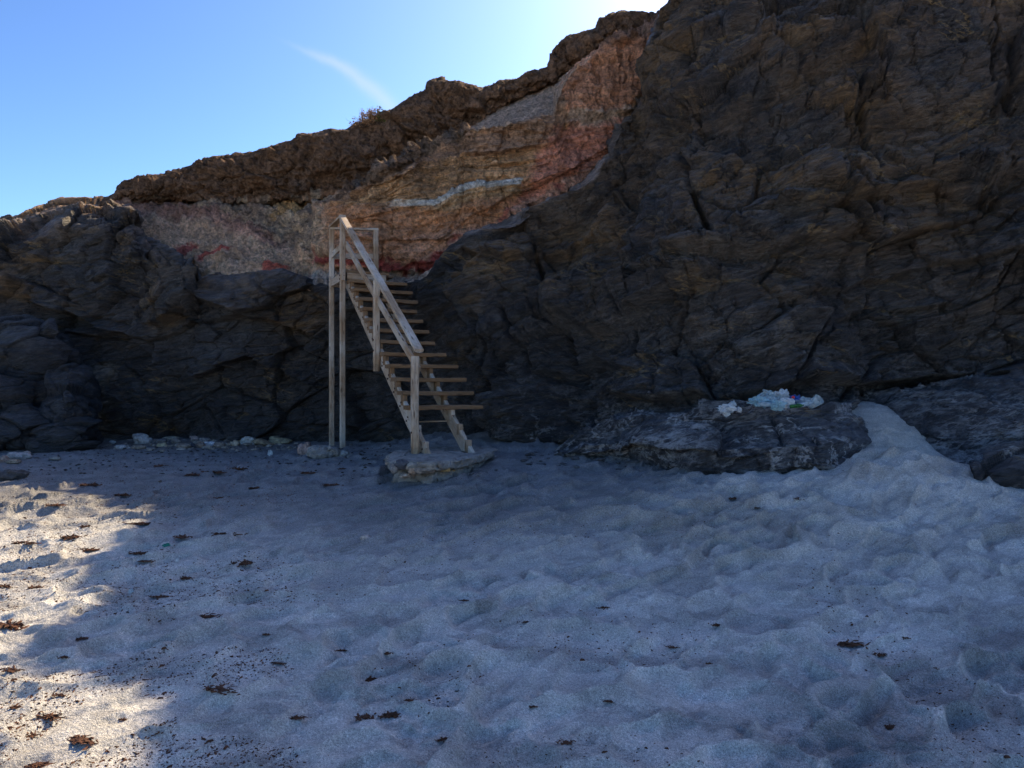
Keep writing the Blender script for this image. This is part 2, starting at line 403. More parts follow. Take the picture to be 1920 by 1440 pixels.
def sand_relief(x, y):
    sh = x.shape; x = x.ravel().astype(float); y = y.ravel().astype(float)
    dist = np.hypot(x, y)
    P = np.stack([x, y, np.zeros_like(x)], 1)
    wx = perlin(P*1.3, 5)*.10+perlin(P*3.7, 15)*.035; wy = perlin(P*1.3, 9)*.10+perlin(P*3.7, 19)*.035
    xs, ys = x+wx, y+wy
    left = sstep(.8, -1.8, x+.25*(y-4))       # rougher trampled sand on the left
    far_ = sstep(10.5, 6.5, y)
    c, s = .80, .60
    def rot(a, b, f1, f2): return np.stack([(a*c+b*s)*f1, (-a*s+b*c)*f2, 0*a], 1)
    def field(a, b):
        # feet leave bowls that meet in crests, drawn out toward the upper right
        return .120*bowls(a, b, .20, 11, 1.5, 11.)+.030*bowls(a+3, b-2, .10, 12, 1.4, 9.)+.045*fbm(rot(a, b, .9, 1.9), 2, 81, .5)
    h0 = field(xs, ys)-.08
    h = field(xs-.9*h0, ys+.9*h0)-.08
    am = .55+.65*sstep(-.4, .45, perlin(P*.8, 61))
    h = h*am*(.5+.5*far_)*(1-.35*left)+.030*fbm(P*.55, 2, 31)
    h += .006*(bowls(xs+.02*perlin(P*14, 85), ys-1.3, .052, 14, 1.5, 12.)-.5)*(.35+.65*sstep(-.2, .4, perlin(P*1.6, 87)))*far_
    rough = np.clip(.22+.8*left+.8*sstep(.05, .4, perlin(P*.7, 67)), 0, 1.2)
    r = fbm(rot(xs, ys, 3.2, 8), 3, 41, .5)
    h += (.002+.011*rough)*np.where(r > 0, r, r*.4)
    r = fbm(P*13+.3, 2, 51, .5)
    h += (.0006+.0050*rough)*np.clip(r, -.2, 1)
    # wind-cut lip of sand where the chute reaches the beach
    h = np.where(h > .035, .035+.030*np.tanh((h-.035)/.030), h)+.14*np.exp(-((x-3.72)/.62)**2)*sstep(5.5, 6.38, y)*sstep(6.6, 6.45, y+.25*np.abs(x-3.6))
    h = h*(1-.8*np.exp(-((x-4.15)/.7)**2)*sstep(6.4, 6.9, y))*sstep(40, 14, dist)
    return h.reshape(sh)
def sand_z(x, y):
    x = np.atleast_1d(np.asarray(x, float)); y = np.atleast_1d(np.asarray(y, float))
    return ground(x, y)+sand_relief(x, y)
def build_sand():
    fine = np.linspace(-100, 2020, 930)
    th = np.arctan((fine-960)/1280)
    th = np.concatenate([np.linspace(-math.pi, th[0], 60)[:-1], th, np.linspace(th[-1], math.pi, 60)[1:]])
    pyr = np.linspace(1500, 812, 560)
    # distance rows: even spacing in picture height over gently rising ground
    dd = np.interp(pyr, [812, 840, 870, 900, 950, 1000, 1100, 1200, 1300, 1440, 1500], [13.4, 10.5, 8.6, 7.4, 6.5, 5.8, 4.8, 4.1, 3.6, 2.95, 2.6])
    dd = np.concatenate([[.05, .5, 1, 1.5, 1.9, 2.3], dd, [14, 15, 17, 20, 26, 40, 80, 200, 600, 1800]])
    Dg, T = np.meshgrid(dd, th, indexing='ij')
    ctab = np.minimum(1/np.maximum(np.cos(T), .62), 1.6)
    rr = Dg*ctab
    X = rr*np.sin(T); Y = rr*np.cos(T)
    Z = sand_z(X, Y)
    V = np.stack([X, Y, Z], -1)
    P = np.stack([X.ravel(), Y.ravel(), 0*X.ravel()], 1)
    base = np.array([.60, .585, .565])
    C = np.tile(base, (P.shape[0], 1))
    n1 = fbm(P*.8, 4, 61); n2 = fbm(P*2.5*np.array([.8, 1.5, 1]), 4, 71)
    x, y = P[:, 0], P[:, 1]
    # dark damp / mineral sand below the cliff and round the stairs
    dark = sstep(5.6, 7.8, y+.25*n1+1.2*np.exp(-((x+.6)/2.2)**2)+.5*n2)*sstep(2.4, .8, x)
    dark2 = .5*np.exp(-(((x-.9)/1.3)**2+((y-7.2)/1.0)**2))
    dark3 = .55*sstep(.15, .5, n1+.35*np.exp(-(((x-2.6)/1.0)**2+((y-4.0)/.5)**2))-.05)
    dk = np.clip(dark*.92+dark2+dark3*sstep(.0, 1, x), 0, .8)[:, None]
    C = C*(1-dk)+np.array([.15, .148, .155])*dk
    mp = sstep(.16, .22, fbm(P*np.array([1.5, 3.0, 1])@np.array([[.8, -.6, 0], [.6, .8, 0], [0, 0, 1]]), 4, 505, .55))[:, None]*.38
    C = C*(1-mp)+np.array([.27, .26, .265])*mp
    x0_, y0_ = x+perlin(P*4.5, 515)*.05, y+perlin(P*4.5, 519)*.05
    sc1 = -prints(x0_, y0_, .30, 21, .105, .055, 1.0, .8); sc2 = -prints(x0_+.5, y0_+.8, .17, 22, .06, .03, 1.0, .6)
    sp_ = np.clip(sstep(.25, .7, sc1)*.42+sstep(.25, .7, sc2)*.3, 0, .55)[:, None]*sstep(-.3, .3, perlin(P*1.2, 525))[:, None]  # dark dabs: shading of the trampled relief painted into the sand colour
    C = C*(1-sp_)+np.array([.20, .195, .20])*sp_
    # reddish soil by the row of stones
    rd = (.75*np.exp(-(((x+6.2)/2.4)**2+((y-12)/.9)**2)))[:, None]*np.clip(.8+n2, 0, 1)[:, None]
    C = C*(1-rd)+np.array([.20, .15, .115])*rd
    wm = (.5*np.exp(-(((x-2.0)/1.8)**2+((y-5.7)/.8)**2))+.9*np.exp(-(((x-4.0)/.8)**2+((y-7.2)/.9)**2)))[:, None]
    C = C*(1-wm)+np.array([.60, .54, .46])*wm
    C = C*(1+.22*n2[:, None])
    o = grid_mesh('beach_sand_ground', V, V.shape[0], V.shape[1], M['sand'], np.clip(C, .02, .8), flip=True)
    tag(o, 'trampled grey beach sand below the cliff', kind='structure')
build_sand()
def on_ground(px, py):
    d = np.linspace(2, 16, 1400); x = (px-960)/1280*d; z = EYE+(720-py)/1280*d
    g = ground(x, d); i = np.argmax(z < g)
    if i == 0: i = len(d)-1
    return Vector((x[i], d[i], g[i]))

# ------------------------------------------------------------------ rock surfaces
BED = np.array([[math.cos(.2), 0, math.sin(.2)], [0, 1, 0], [-math.sin(.2), 0, math.cos(.2)]], f32)   # bedding rises to the right
def rock_disp(P, amp=1., seed=0, fine=True):
    Wp = P+.11*np.stack([perlin(P*.8, seed+1), perlin(P*.8, seed+2), perlin(P*.8, seed+3)], 1)
    Q = Wp@BED.T
    d = .42*fbm(Q*np.array([.33, .33, .6]), 3, seed+5)
    h, e = facets(Q*np.array([.75, .75, 1.25]), seed+7, 1.1); d += .46*h-.14*sstep(.06, 0, e)
    h, e = facets(Q*np.array([1.9, 1.9, 3.6]), seed+8, 1.0); d += .13*h-.05*sstep(.09, 0, e)
    if fine:
        h, e = facets(Q*np.array([4.2, 4.2, 8]), seed+9, 1.1); d += .062*h-.012*sstep(.1, 0, e)
        d += .024*fbm(Q*np.array([3, 3, 14]), 4, seed+15, .65, ridged=True)
    return d*amp
def patch(rows, pxs, svals, nr):
    """rows: list of (py table, depth table); returns the smooth surface (nr x nc x 3)"""
    K = []
    for pt, dt in rows:
        py = interp_tab(pt, pxs); d = smooth_cols(interp_tab(dt, pxs), 25); K.append(W(pxs, py, d))
    K = np.array(K)
    s = svals; t = np.linspace(0, 1, nr)
    S = np.interp(t, np.linspace(0, 1, len(s)), s) if False else t
    out = np.empty((nr, len(pxs), 3))
    for i, a in enumerate(t):
        j = min(np.searchsorted(s, a, side='right')-1, len(s)-2); f = (a-s[j])/(s[j+1]-s[j]); out[i] = K[j]*(1-f)+K[j+1]*f
    return out
def vsmooth(V, k):
    ker = np.hanning(k+2)[1:-1]; ker /= ker.sum(); h = k//2
    p = np.concatenate([np.repeat(V[:1], h, 0), V, np.repeat(V[-1:], h, 0)], 0)
    return sum(ker[i]*p[i:i+len(V)] for i in range(k))
def proj(V): return 960+1280*V[..., 0]/V[..., 1], 720-1280*(V[..., 2]-EYE)/V[..., 1]

RIDGE = [(-400,520),(-100,470),(60,430),(180,388),(218,362),(222,350),(260,335),(300,326),(340,314),(380,300),(440,291),(500,282),(548,262),(560,255),(610,247),
 (650,243),(670,232),(700,222),(740,204),(765,188),(800,172),(806,158),(830,150),(860,153),(900,166),(925,163),(935,155),(965,148),(985,138),(1010,136),(1034,122),
 (1036,95),(1050,76),(1066,68),(1100,58),(1120,52),(1124,36),(1142,26),(1165,19),(1210,21),(1238,30),(1262,0),(1300,-40),(1400,-120)]
def build_layered():
    pxs = np.concatenate([np.linspace(-400, 100, 25)[:-1], np.linspace(100, 1290, 640), np.linspace(1290, 1500, 12)[1:]])
    T = lambda *a: list(a)
    lip = T((-400,560),(60,440),(180,398),(240,374),(330,372),(440,376),(550,372),(620,362),(700,345),(760,316),(800,286),(850,262),(900,226),(930,203),(960,186),(1040,146),(1075,128),(1110,100),(1180,76),(1240,46),(1300,10),(1500,-60))
    edge = T((-400,580),(60,455),(180,408),(240,384),(330,392),(440,398),(550,400),(600,388),(650,352),(700,323),(750,299),(780,277),(810,262),(878,240),(935,234),(1005,221),(1040,213),(1052,168),(1064,143),(1085,122),(1122,96),(1160,71),(1235,38),(1262,20),(1500,-30))
    y2 = T((-400,600),(60,480),(180,425),(240,405),(330,425),(440,425),(550,430),(620,404),(700,352),(780,312),(860,290),(935,285),(1000,275),(1044,262),(1060,235),(1160,215),(1240,190),(1500,150))
    band = T((-400,640),(60,520),(180,450),(240,430),(330,450),(440,455),(550,455),(620,430),(700,392),(740,378),(785,380),(815,378),(852,359),(882,350),(935,344),(976,339),(1040,312),(1100,290),(1160,262),(1240,240),(1500,200))
    orb = T((-400,680),(60,560),(180,480),(240,470),(330,480),(440,490),(550,490),(620,475),(700,478),(780,485),(830,480),(880,440),(960,398),(1040,360),(1100,330),(1160,290),(1240,270),(1500,230))
    led = T((-400,720),(60,600),(240,520),(330,525),(440,520),(550,505),(620,503),(700,504),(780,507),(830,498),(880,470),(960,430),(1040,390),(1100,360),(1240,310),(1500,260))
    ledf = T((-400,760),(60,640),(240,560),(330,560),(440,556),(550,545),(620,548),(700,540),(780,534),(830,525),(880,500),(960,460),(1040,420),(1100,390),(1240,340),(1500,300))
    bot = [(a, b+110) for a, b in ledf]
    ridge_d = T((-400,17),(60,16),(240,15.4),(500,15.3),(800,15.2),(1040,15.2),(1260,15.2),(1500,15.5))
    back = [(a, 720-(720-b)*15.2/26) for a, b in RIDGE]
    rows = [
     (back, [(-400,26),(1500,26)]),
     ([(a, b+1.5) for a, b in RIDGE], [(a, d+1.3) for a, d in ridge_d]),
     (RIDGE, ridge_d),
     ([(a, .55*b+.45*np.interp(a, *zip(*lip))) for a, b in RIDGE], [(a, d-.25) for a, d in ridge_d]),
     (lip, [(a, d-.10) for a, d in ridge_d]),
     ([(a, b+3) for a, b in lip], [(-400,17),(240,15.9),(600,16.1),(1000,15.9),(1500,16)]),
     (edge, [(-400,17.5),(180,16.5),(240,15.1),(550,15.0),(620,14.2),(690,12.7),(725,12.35),(765,12.4),(792,13.1),(845,13.2),(868,12.6),(930,12.5),(1000,12.7),(1050,13.1),(1160,13.2),(1260,13.2),(1500,15)]),
     (y2, [(-400,17.5),(180,16),(240,14.8),(550,14.5),(620,13.7),(700,12.65),(760,12.4),(800,12.85),(870,12.65),(940,12.6),(1040,12.9),(1160,13.1),(1500,15)]),
     (band, [(-400,17.5),(180,16),(240,14.5),(550,13.9),(620,13.3),(700,12.65),(860,12.6),(1040,12.8),(1160,13.1),(1500,14.8)]),
     (orb, [(-400,17.5),(180,16),(240,14.2),(330,13.9),(440,13.6),(550,13.3),(620,13.0),(700,12.85),(860,12.7),(1040,12.8),(1160,13.3),(1500,14.8)]),
     (led, [(-400,17.5),(180,16),(240,14.5),(330,13.7),(440,13.1),(550,13.1),(700,13.1),(860,13.0),(1040,13.2),(1500,14.8)]),
     (ledf, [(-400,17.5),(180,16),(240,14.8),(330,13.5),(440,12.75),(620,12.5),(780,12.35),(860,12.8),(1040,13.5),(1500,14.8)]),
     (bot, [(-400,18),(180,16.5),(240,16),(440,15),(860,14.6),(1500,15.5)])]
    s = [0, .03, .07, .17, .27, .30, .38, .52, .66, .83, .88, .95, 1]
    V = patch(rows, pxs, s, 400)
    V = vsmooth(V, 5)
    N = normals(V); N *= np.where((N[..., 1:2] > 0), -1, 1)
    px, py = proj(V)
    P = V.reshape(-1, 3); pxf = px.ravel(); pyf = py.ravel()
    L = {k: np.interp(pxf, *zip(*t)) for k, t in dict(lip=lip, edge=edge, y2=y2, band=band, orb=orb, led=led).items()}
    capm = sstep(4, -4, pyf-L['lip']); slope = sstep(640, 560, pxf)*(1-capm)
    # displacement
    Wp = P+.3*np.stack([perlin(P*.9, 101), perlin(P*.9, 102), perlin(P*.9, 103)], 1)
    h1, e1 = facets(Wp*np.array([1.3, 1.3, 2.0]), 111, 1.0); h2, e2 = facets(Wp*np.array([4, 4, 6.0]), 112, 1.0)
    cap = .20*h1+.12*h2-.06*sstep(.12, 0, e1)+.16*fbm(P*1.1, 4, 121, .6)+.05*fbm(P*7, 3, 131, .6, ridged=True)
    holes = perlin(P*5.5, 141); cap -= .12*sstep(.25, .6, holes)
    Q = np.stack([P[:, 0]*.5, P[:, 1]*.5, (P[:, 2]-.12*P[:, 0])*7.5+.8*fbm(P*.7, 2, 151)], 1)
    beds = fbm(Q, 4, 161, .65)
    hb, eb = facets(np.stack([Wp[:, 0]*1.0, Wp[:, 1]*1.0, Wp[:, 2]*.7], 1), 171, .7)
    face = .055*beds+.10*hb-.10*sstep(.07, 0, eb)*sstep(.3, -.2, perlin(P*.6, 175))+.14*fbm(P*.9, 4, 181, .55)+.03*fbm(P*6, 3, 191, .6)
    gul = np.stack([(P[:, 0]+.55*P[:, 2])*3.2, P[:, 1]*.8, (P[:, 2]-.2*P[:, 0])*.8], 1)
    slp = .06*fbm(gul, 4, 201, .65, ridged=True)+.20*fbm(P*.8, 4, 205)+.05*fbm(P*7, 4, 207, .6)
    for (a, b, x0, x1) in ():
        pass
    cap *= .35+.65*sstep(0, 16, pyf-np.interp(pxf, *zip(*RIDGE)))
    deb = sstep(-3, 4, pyf-L['lip'])*sstep(14, 2, pyf-L['edge'])
    # harder beds stand out as steps, softer ones are cut back; rills run down the faces
    wz = pyf+6*fbm(P*1.7, 3, 251)
    def bed(k, off, amp, w1, w2): return amp*np.where(wz < L[k]+off, np.exp((wz-L[k]-off)/w1), -.8*np.exp(-(wz-L[k]-off)/w2))
    steps = bed('y2', 0, .11, 14, 10)+bed('band', 14, .06, 20, 10)+bed('orb', -30, .10, 16, 14)+bed('led', -4, .14, 14, 12)+bed('y2', 26, .06, 8, 6)
    rill = fbm(np.stack([Wp[:, 0]*4.2+.8*fbm(P*1.5, 2, 255), Wp[:, 1]*2, Wp[:, 2]*.9], 1), 4, 257, .6, ridged=True)
    hb2, eb2 = facets(Wp*np.array([2.6, 2.6, 3.4]), 259, 1.1)
    face = face+steps*sstep(600, 680, pxf)*(.5+.8*np.clip(.5+perlin(P*.9, 261), 0, 1))+.075*rill*sstep(-.3, .2, perlin(P*.7, 263))+.07*hb2-.03*sstep(.1, 0, eb2)
    face = face*(1-.75*deb)+deb*(.05*fbm(P*5, 4, 265, .65)+.05*np.clip(fbm(P*8, 3, 267, .6), 0, 1))
    slp = slp+.05*np.clip(fbm(P*6, 4, 269, .65)-.05, 0, 1)+.06*hb2*sstep(.1, .5, perlin(P*.8, 271))
    face = face+.22*sstep(582, 600, pxf)*sstep(378, 390, pyf)*sstep(484, 474, pyf)*sstep(760, 680, pxf)
    slp = slp+.10*fbm(P*2.6, 4, 277, .6)*sstep(10, -10, pyf-np.interp(pxf, [150, 240, 400, 540, 600], [392, 388, 405, 458, 482]))
    slope = sstep(600, 580, pxf)*(1-capm)
    D = cap*capm+(1-capm)*(slp*slope+face*(1-slope))
    # thin lit ledge of debris above the block edge is rougher
    # named cracks in the red-brown block
    for cx, w_, ya, yb in ((1122, 2.0, 120, 205), (1212, 2.6, 60, 190), (1024, 3.0, 240, 300), (1168, 1.4, 100, 160), (862, 1.6, 300, 345)):
        wob = cx+5*np.sin(pyf*.09)+3*np.sin(pyf*.23)
        D -= .15*np.exp(-((pxf-wob)/(w_*.8))**2)*np.clip(.6+perlin(P*2.5, 245)*1.5, 0, 1)*sstep(ya-8, ya+8, pyf)*sstep(yb+8, yb-8, pyf)
    far = sstep(20, 17, P[:, 1])
    D = D*far*.9
    V2 = V+N*D.reshape(V.shape[:2])[..., None]
    # colours of the beds
    wv = pyf+8*fbm(P*1.1, 3, 211)+5*fbm(P*5, 4, 215, .65)
    wx = pxf+14*fbm(P*1.3, 3, 217)+8*fbm(P*6, 3, 219, .65)
    C = np.tile(np.array([.175, .106, .067]), (len(P), 1)); B = np.zeros(len(P))
    def lay(mask, c, bed=None):
        nonlocal C, B
        mask = np.clip(mask, 0, 1); C = C*(1-mask[:, None])+np.array(c)*mask[:, None]
        if bed is not None: B = B*(1-mask)+bed*mask
    below = lambda k, soft=4, off=0: sstep(-soft, soft, wv-L[k]-off)
    lay(sstep(10, -2, pyf-np.interp(pxf, *zip(*RIDGE)))*.5, (.07, .05, .04))
    lay(below('lip', 2), (.24, .19, .15))
    R_ = 1-sstep(640, 580, wx)
    lay(below('edge', 3)*R_, (.20, .14, .10), .7)
    lay(below('y2')*R_, (.34, .235, .145), 1)
    lay(below('orb', 3, -24)*sstep(900, 860, wx)*R_, (.27, .18, .14), .3)
    ob = np.interp(pxf, [560, 620, 700, 760, 850, 900, 1000], [380, 386, 390, 392, 392, 378, 360])
    lay(sstep(-10, 10, wv-ob)*sstep(570, 605, wx), (.38, .225, .14), .25)
    lay(sstep(-4, 4, wv-np.interp(pxf, [560, 700, 800, 900, 960], [455, 440, 440, 420, 398]))*sstep(600, 660, wx), (.30, .19, .135), .2)
    pale = sstep(-3, 3, wv-L['band'])*sstep(30, 22, wv-L['band'])*sstep(780, 840, wx)*sstep(980, 960, wx)
    lay(pale, (.36, .275, .18), .2)
    # block of red-brown sandstone, upper right
    lay(below('edge', 3)*sstep(1046, 1056, wx)*sstep(-3, 3, 215-wv-(wx-1060)*.0), (.29, .165, .11), .5)
    lay(sstep(-3, 3, wv-(232-(wx-1135)*.75))*sstep(1128, 1140, wx)*sstep(3, -3, wv-212), (.40, .30, .21), .3)
    lay(sstep(-2, 4, wv-(213-(wx-1040)*.02))*sstep(0, 1, (wx-1050)/20), (.24, .20, .17), 0)
    red = sstep(-6, 8, wv-(238-(wx-1060)*.1))*sstep(-14, 14, wx-(1046-(wv-236)*.55))
    lay(red*.95, (.29, .145, .11), .3)
    lay(sstep(-5, 5, wv-(372-(wx-1000)*.56)), (.30, .20, .165), 0)
    lay(sstep(-5, 5, wv-(372-(wx-1000)*.56))*sstep(0, .35, fbm(P*2.2, 3, 221)), (.28, .12, .10), 0)
    # white ash band
    wb = pyf-L['band']+2.0*perlin(P*2.0, 225)
    lay(sstep(-6.5, -4.5, wb)*sstep(8, 6, wb)*sstep(728, 775, wx)*sstep(982, 974, wx)*.95, (.42, .48, .52), 0)
    # left gravel slope
    Sl = sstep(640, 590, wx)*below('lip', 2)
    lay(Sl*sstep(405, 430, wv-0*wx), (.39, .295, .225), 0)
    lay(Sl*sstep(0, .5, fbm(P*.8, 3, 231)-.1), (.27, .20, .145), 0)
    dg = np.interp(wx, [150, 240, 330, 400, 470, 540, 600], [392, 388, 395, 405, 432, 458, 482])
    up = Sl*sstep(5, -6, wv-dg)
    lay(up, (.17, .135, .105), 0)
    lay(up*sstep(.1, .4, fbm(P*2.5, 3, 273)), (.26, .205, .145), 0)
    lay(up*sstep(.2, .5, fbm(P*2.1+7, 3, 275))*.7, (.095, .07, .05), 0)
    gu = fbm(gul*1.6, 4, 209, .7)
    lay(Sl*(1-up)*sstep(.1, .45, gu)*.4, (.24, .18, .13), 0)
    lay(Sl*(1-up)*sstep(.1, .45, -gu)*.4, (.46, .36, .27), 0)
    pur = Sl*sstep(16, 4, np.abs(wv-np.interp(pxf, [150, 240, 330, 400, 470, 540], [394, 388, 396, 406, 432, 454])))*sstep(560, 500, wx)
    lay(pur*.75, (.125, .072, .065), 0)
    for cx, cy, rx, ry, c in ((400,478,30,9,(.20,.06,.05)),(505,508,28,9,(.24,.07,.05)),(350,465,22,8,(.17,.06,.055)),(545,392,38,10,(.27,.18,.09)),(570,515,35,7,(.22,.08,.07)),(470,400,30,8,(.16,.12,.09)),(630,372,28,6,(.10,.075,.06)),(600,385,20,5,(.10,.075,.06))):
        lay(sstep(1.25, .7, np.hypot((wx-cx)/rx, (wv-cy+.35*(wx-cx))/ry)), c)
    # dark red band above the landing ledge
    rb = sstep(-3, 3, wv-np.interp(pxf, [560, 620, 760, 830], [474, 478, 487, 476]))*sstep(3, -3, wv-np.interp(pxf, [560, 700, 780, 840], [484, 500, 505, 500]))
    lay(rb*sstep(560, 600, wx)*sstep(850, 830, wx), (.19, .055, .055), 0)
    lay(sstep(-2, 3, wv-np.interp(pxf, [560, 700, 780, 840], [503, 502, 506, 501]))*sstep(560, 590, wx)*sstep(850, 830, wx), (.32, .28, .25), 0)
    C = C*(1+(1-capm)[:, None]*np.array([.95, .73, .56])); C *= (1.22+.25*np.clip(Sl*(1-up), 0, 1))[:, None]; C *= np.minimum(1, .66/C.max(1))[:, None]
    C *= (1+.16*fbm(P*3, 3, 241))[:, None]
    o = grid_mesh('layered_cliff', V2, V.shape[0], V.shape[1], M['sed'], np.clip(C, .01, .7), B)
    tag(o, 'upper cliff of layered tan, orange and red beds under a brown cap', kind='structure')
    return V2
LAY = build_layered()

OUT = [(-500,470),(0,422),(40,410),(75,398),(120,384),(165,383),(200,386),(245,396),(262,420),(270,446),(300,458),(340,482),(362,491),(350,500),(364,491.5),
       (366,500),(372,512),(380,530),(400,544),(430,545),(470,533),(500,521),(530,513),(552,522),(590,532),(640,536),(720,530),(788,526),(815,500),(832,475),(850,455),(872,444),(905,425),(950,408),(966,400),
       (975,386),(1030,372),(1090,345),(1120,320),(1142,290),(1150,262),(1162,232),(1185,205),(1204,186),(1211,150),(1215,105),(1232,60),(1243,36),(1262,0),(1290,-70),(1400,-90),(2600,-90)]
OUT = sorted(set(OUT))
def build_dark():
    pxs = np.concatenate([np.linspace(-500, -20, 30)[:-1], np.linspace(-20, 1960, 980), np.linspace(1960, 2500, 30)[1:]])
    base_py = [(-500,850),(0,850),(200,828),(400,822),(620,818),(760,812),(860,806),(1000,826),(1200,845),(1400,850),(1700,760),(1920,770),(2500,800)]
    base_d = [(-500,13),(0,12.6),(200,13.0),(400,12.8),(600,12.8),(700,12.5),(790,11.9),(860,11.2),(1000,9.9),(1100,9.2),(1200,8.6),(1400,8.0),(1560,8.1),(1700,8.5),(1920,8.2),(2500,7.5)]
    q1_d = [(-500,13.2),(0,13),(200,13.2),(400,12.7),(620,12.7),(790,11.9),(860,11.3),(1000,10.1),(1200,8.9),(1400,8.4),(1700,8.7),(1920,8.3),(2500,7.8)]
    q2_d = [(-500,13.4),(0,13.3),(200,13.2),(400,12.6),(620,12.6),(790,12.0),(900,11.0),(1000,10.6),(1200,9.6),(1400,9.0),(1700,8.8),(1920,8.4),(2500,8.0)]
    q3_d = [(-500,13.8),(0,13.6),(240,13.2),(400,12.5),(620,12.5),(790,12.1),(900,11.4),(1000,11.2),(1200,11.2),(1400,10.2),(1700,9.6),(1920,9.2),(2500,8.6)]
    top_d = [(-500,16.0),(0,15.8),(200,15.4),(270,13.8),(362,13.1),(430,12.5),(530,12.4),(620,12.45),(720,12.4),(790,12.0),(850,11.6),(970,11.5),(1090,11.7),(1160,11.9),(1210,12.1),(1262,12.4),(1350,12.2),(1500,11.4),(1700,10.6),(1920,10.2),(2500,9.6)]
    q4_d = [(a, .4*np.interp(a, *zip(*q3_d))+.6*np.interp(a, *zip(*top_d))) if a > 300 else (a, np.interp(a, *zip(*q3_d))+.15) for a in range(-500, 2501, 20)]
    px_a = np.array([-500]+list(range(-20, 2501, 10)))
    o_ = np.interp(px_a, *zip(*OUT)); b_ = np.interp(px_a, *zip(*base_py))
    fr = lambda k: list(zip(px_a, b_*(1-k)+o_*k))
    # unseen crest beyond the frame on the right, shaped for its shadow on the sand
    c_py = [(a, y) for a, y in OUT if a < 1262]+[(1262,-8),(1268,-75),(1290,-85),(1340,-88),(1440,-106),(1480,-180),(1540,-235),(1700,-330),(2500,-420)]
    c_d = [(a, d+.25) for a, d in top_d if a < 1262]+[(1262,13.9),(1300,14.2),(1500,13.2),(1700,12.6),(2500,12)]
    rows = [([(a, b+60) for a, b in base_py], base_d), (base_py, base_d), (fr(.25), q1_d), (fr(.5), q2_d), (fr(.75), q3_d), (fr(.905), q4_d), (OUT, top_d), (c_py, c_d),
            ([(a, b+8) for a, b in c_py], [(a, d+1.2) for a, d in c_d]), ([(a, b+60) for a, b in c_py], [(a, 22) for a, d in c_d])]
    s = [0, .04, .25, .46, .69, .83, .93, .955, .98, 1]
    V = patch(rows, pxs, s, 415); V = vsmooth(V, 9)
    N = normals(V); N *= np.where((N[..., 1:2] > 0), -1, 1)
    px, py = proj(V); pxf, pyf = px.ravel(), py.ravel(); P = V.reshape(-1, 3)
    D = rock_disp(P, 1.0, 301)
    right = sstep(780, 1100, pxf)
    near_top = sstep(0, 26, pyf-np.interp(pxf, *zip(*OUT)))
    D *= (.75+.25*right)*(.40+.60*near_top)
    wob = 9*perlin(P*1.6, 331)+5*perlin(P*4, 335)
    def ledge(pts, amp, up, dn):
        nonlocal D
        pts = np.array(pts, float); y = np.interp(pxf, pts[:, 0], pts[:, 1])+wob
        m = sstep(pts[0, 0]-25, pts[0, 0]+20, pxf)*sstep(pts[-1, 0]+25, pts[-1, 0]-20, pxf)
        dy = pyf-y
        D += m*np.where(dy < 0, amp*np.exp(dy/up), -.6*amp*np.exp(-dy/dn))*sstep(0, 3, np.abs(dy)+.6)
    ledge([(1040,602),(1160,622),(1250,560),(1340,520)], .28, 60, 25)
    ledge([(1150,735),(1240,752),(1340,762),(1500,722),(1640,716),(1900,698)], .26, 80, 30)
    ledge([(1190,505),(1333,470),(1380,478),(1480,468),(1600,440)], .3, 60, 30)
    ledge([(1400,420),(1560,380),(1750,345),(1940,300)], .25, 50, 35)
    ledge([(1480,560),(1650,520),(1800,490),(1940,470)], .12, 40, 20)
    ledge([(1220,230),(1330,215),(1480,150),(1620,95)], .22, 60, 35)
    ledge([(1560,250),(1700,200),(1850,180),(1940,120)], .22, 60, 35)
    ledge([(870,470),(960,500),(1080,455),(1180,440)], .2, 40, 25)
    ledge([(1000,690),(1090,655),(1190,690)], .25, 40, 30)
    ledge([(60,560),(160,600),(260,640),(330,700)], .3, 50, 30)
    ledge([(300,610),(400,570),(520,600),(600,640)], .25, 40, 30)
    ledge([(380,700),(470,670),(590,720)], .25, 40, 25)
    def crack(pts, w_, amp):
        nonlocal D
        pts = np.array(pts, float); x = np.interp(pyf, pts[:, 1], pts[:, 0])+wob*.7
        D -= amp*np.exp(-((pxf-x)/w_)**2)*sstep(pts[0, 1]-15, pts[0, 1]+10, pyf)*sstep(pts[-1, 1]+15, pts[-1, 1]-10, pyf)
    crack([(1262,260),(1285,330),(1311,391),(1333,455)], 5, .35)
    crack([(1000,440),(1008,480),(1018,530)], 4, .3)
    crack([(900,600),(906,700),(915,760)], 4, .25); crack([(955,590),(968,640),(980,690)], 4, .25)
    crack([(1600,150),(1625,240),(1640,330)], 6, .25)
    crack([(255,440),(300,520),(310,600)], 5, .2)
    # the small hole in the face
    D -= .45*np.exp(-(((pxf-1243)/11)**2+((pyf-372)/5)**2))
    # sandy scoop at the lower left
    D = D*sstep(60, 12, P[:, 1]-7)
    V2 = V+N*D.reshape(V.shape[:2])[..., None]
    C = np.tile(np.array([.036, .035, .038]), (len(P), 1))
    n1 = fbm(P*.45, 4, 341); n2 = fbm(P*1.6*np.array([1, 1, 2]), 4, 351)
    def lay(mask, c):
        nonlocal C
        mask = np.clip(mask, 0, 1)[:, None]; C = C*(1-mask)+np.array(c)*mask
    brown = sstep(760, 300, pyf+90*n2)*sstep(-.55, .5, n1+.5*right)
    lay(brown*.9, (.088, .058, .035))
    lay(sstep(.1, .6, n2)*sstep(0, .6, n1+.2)*sstep(720, 520, pyf)*.9, (.125, .080, .040))
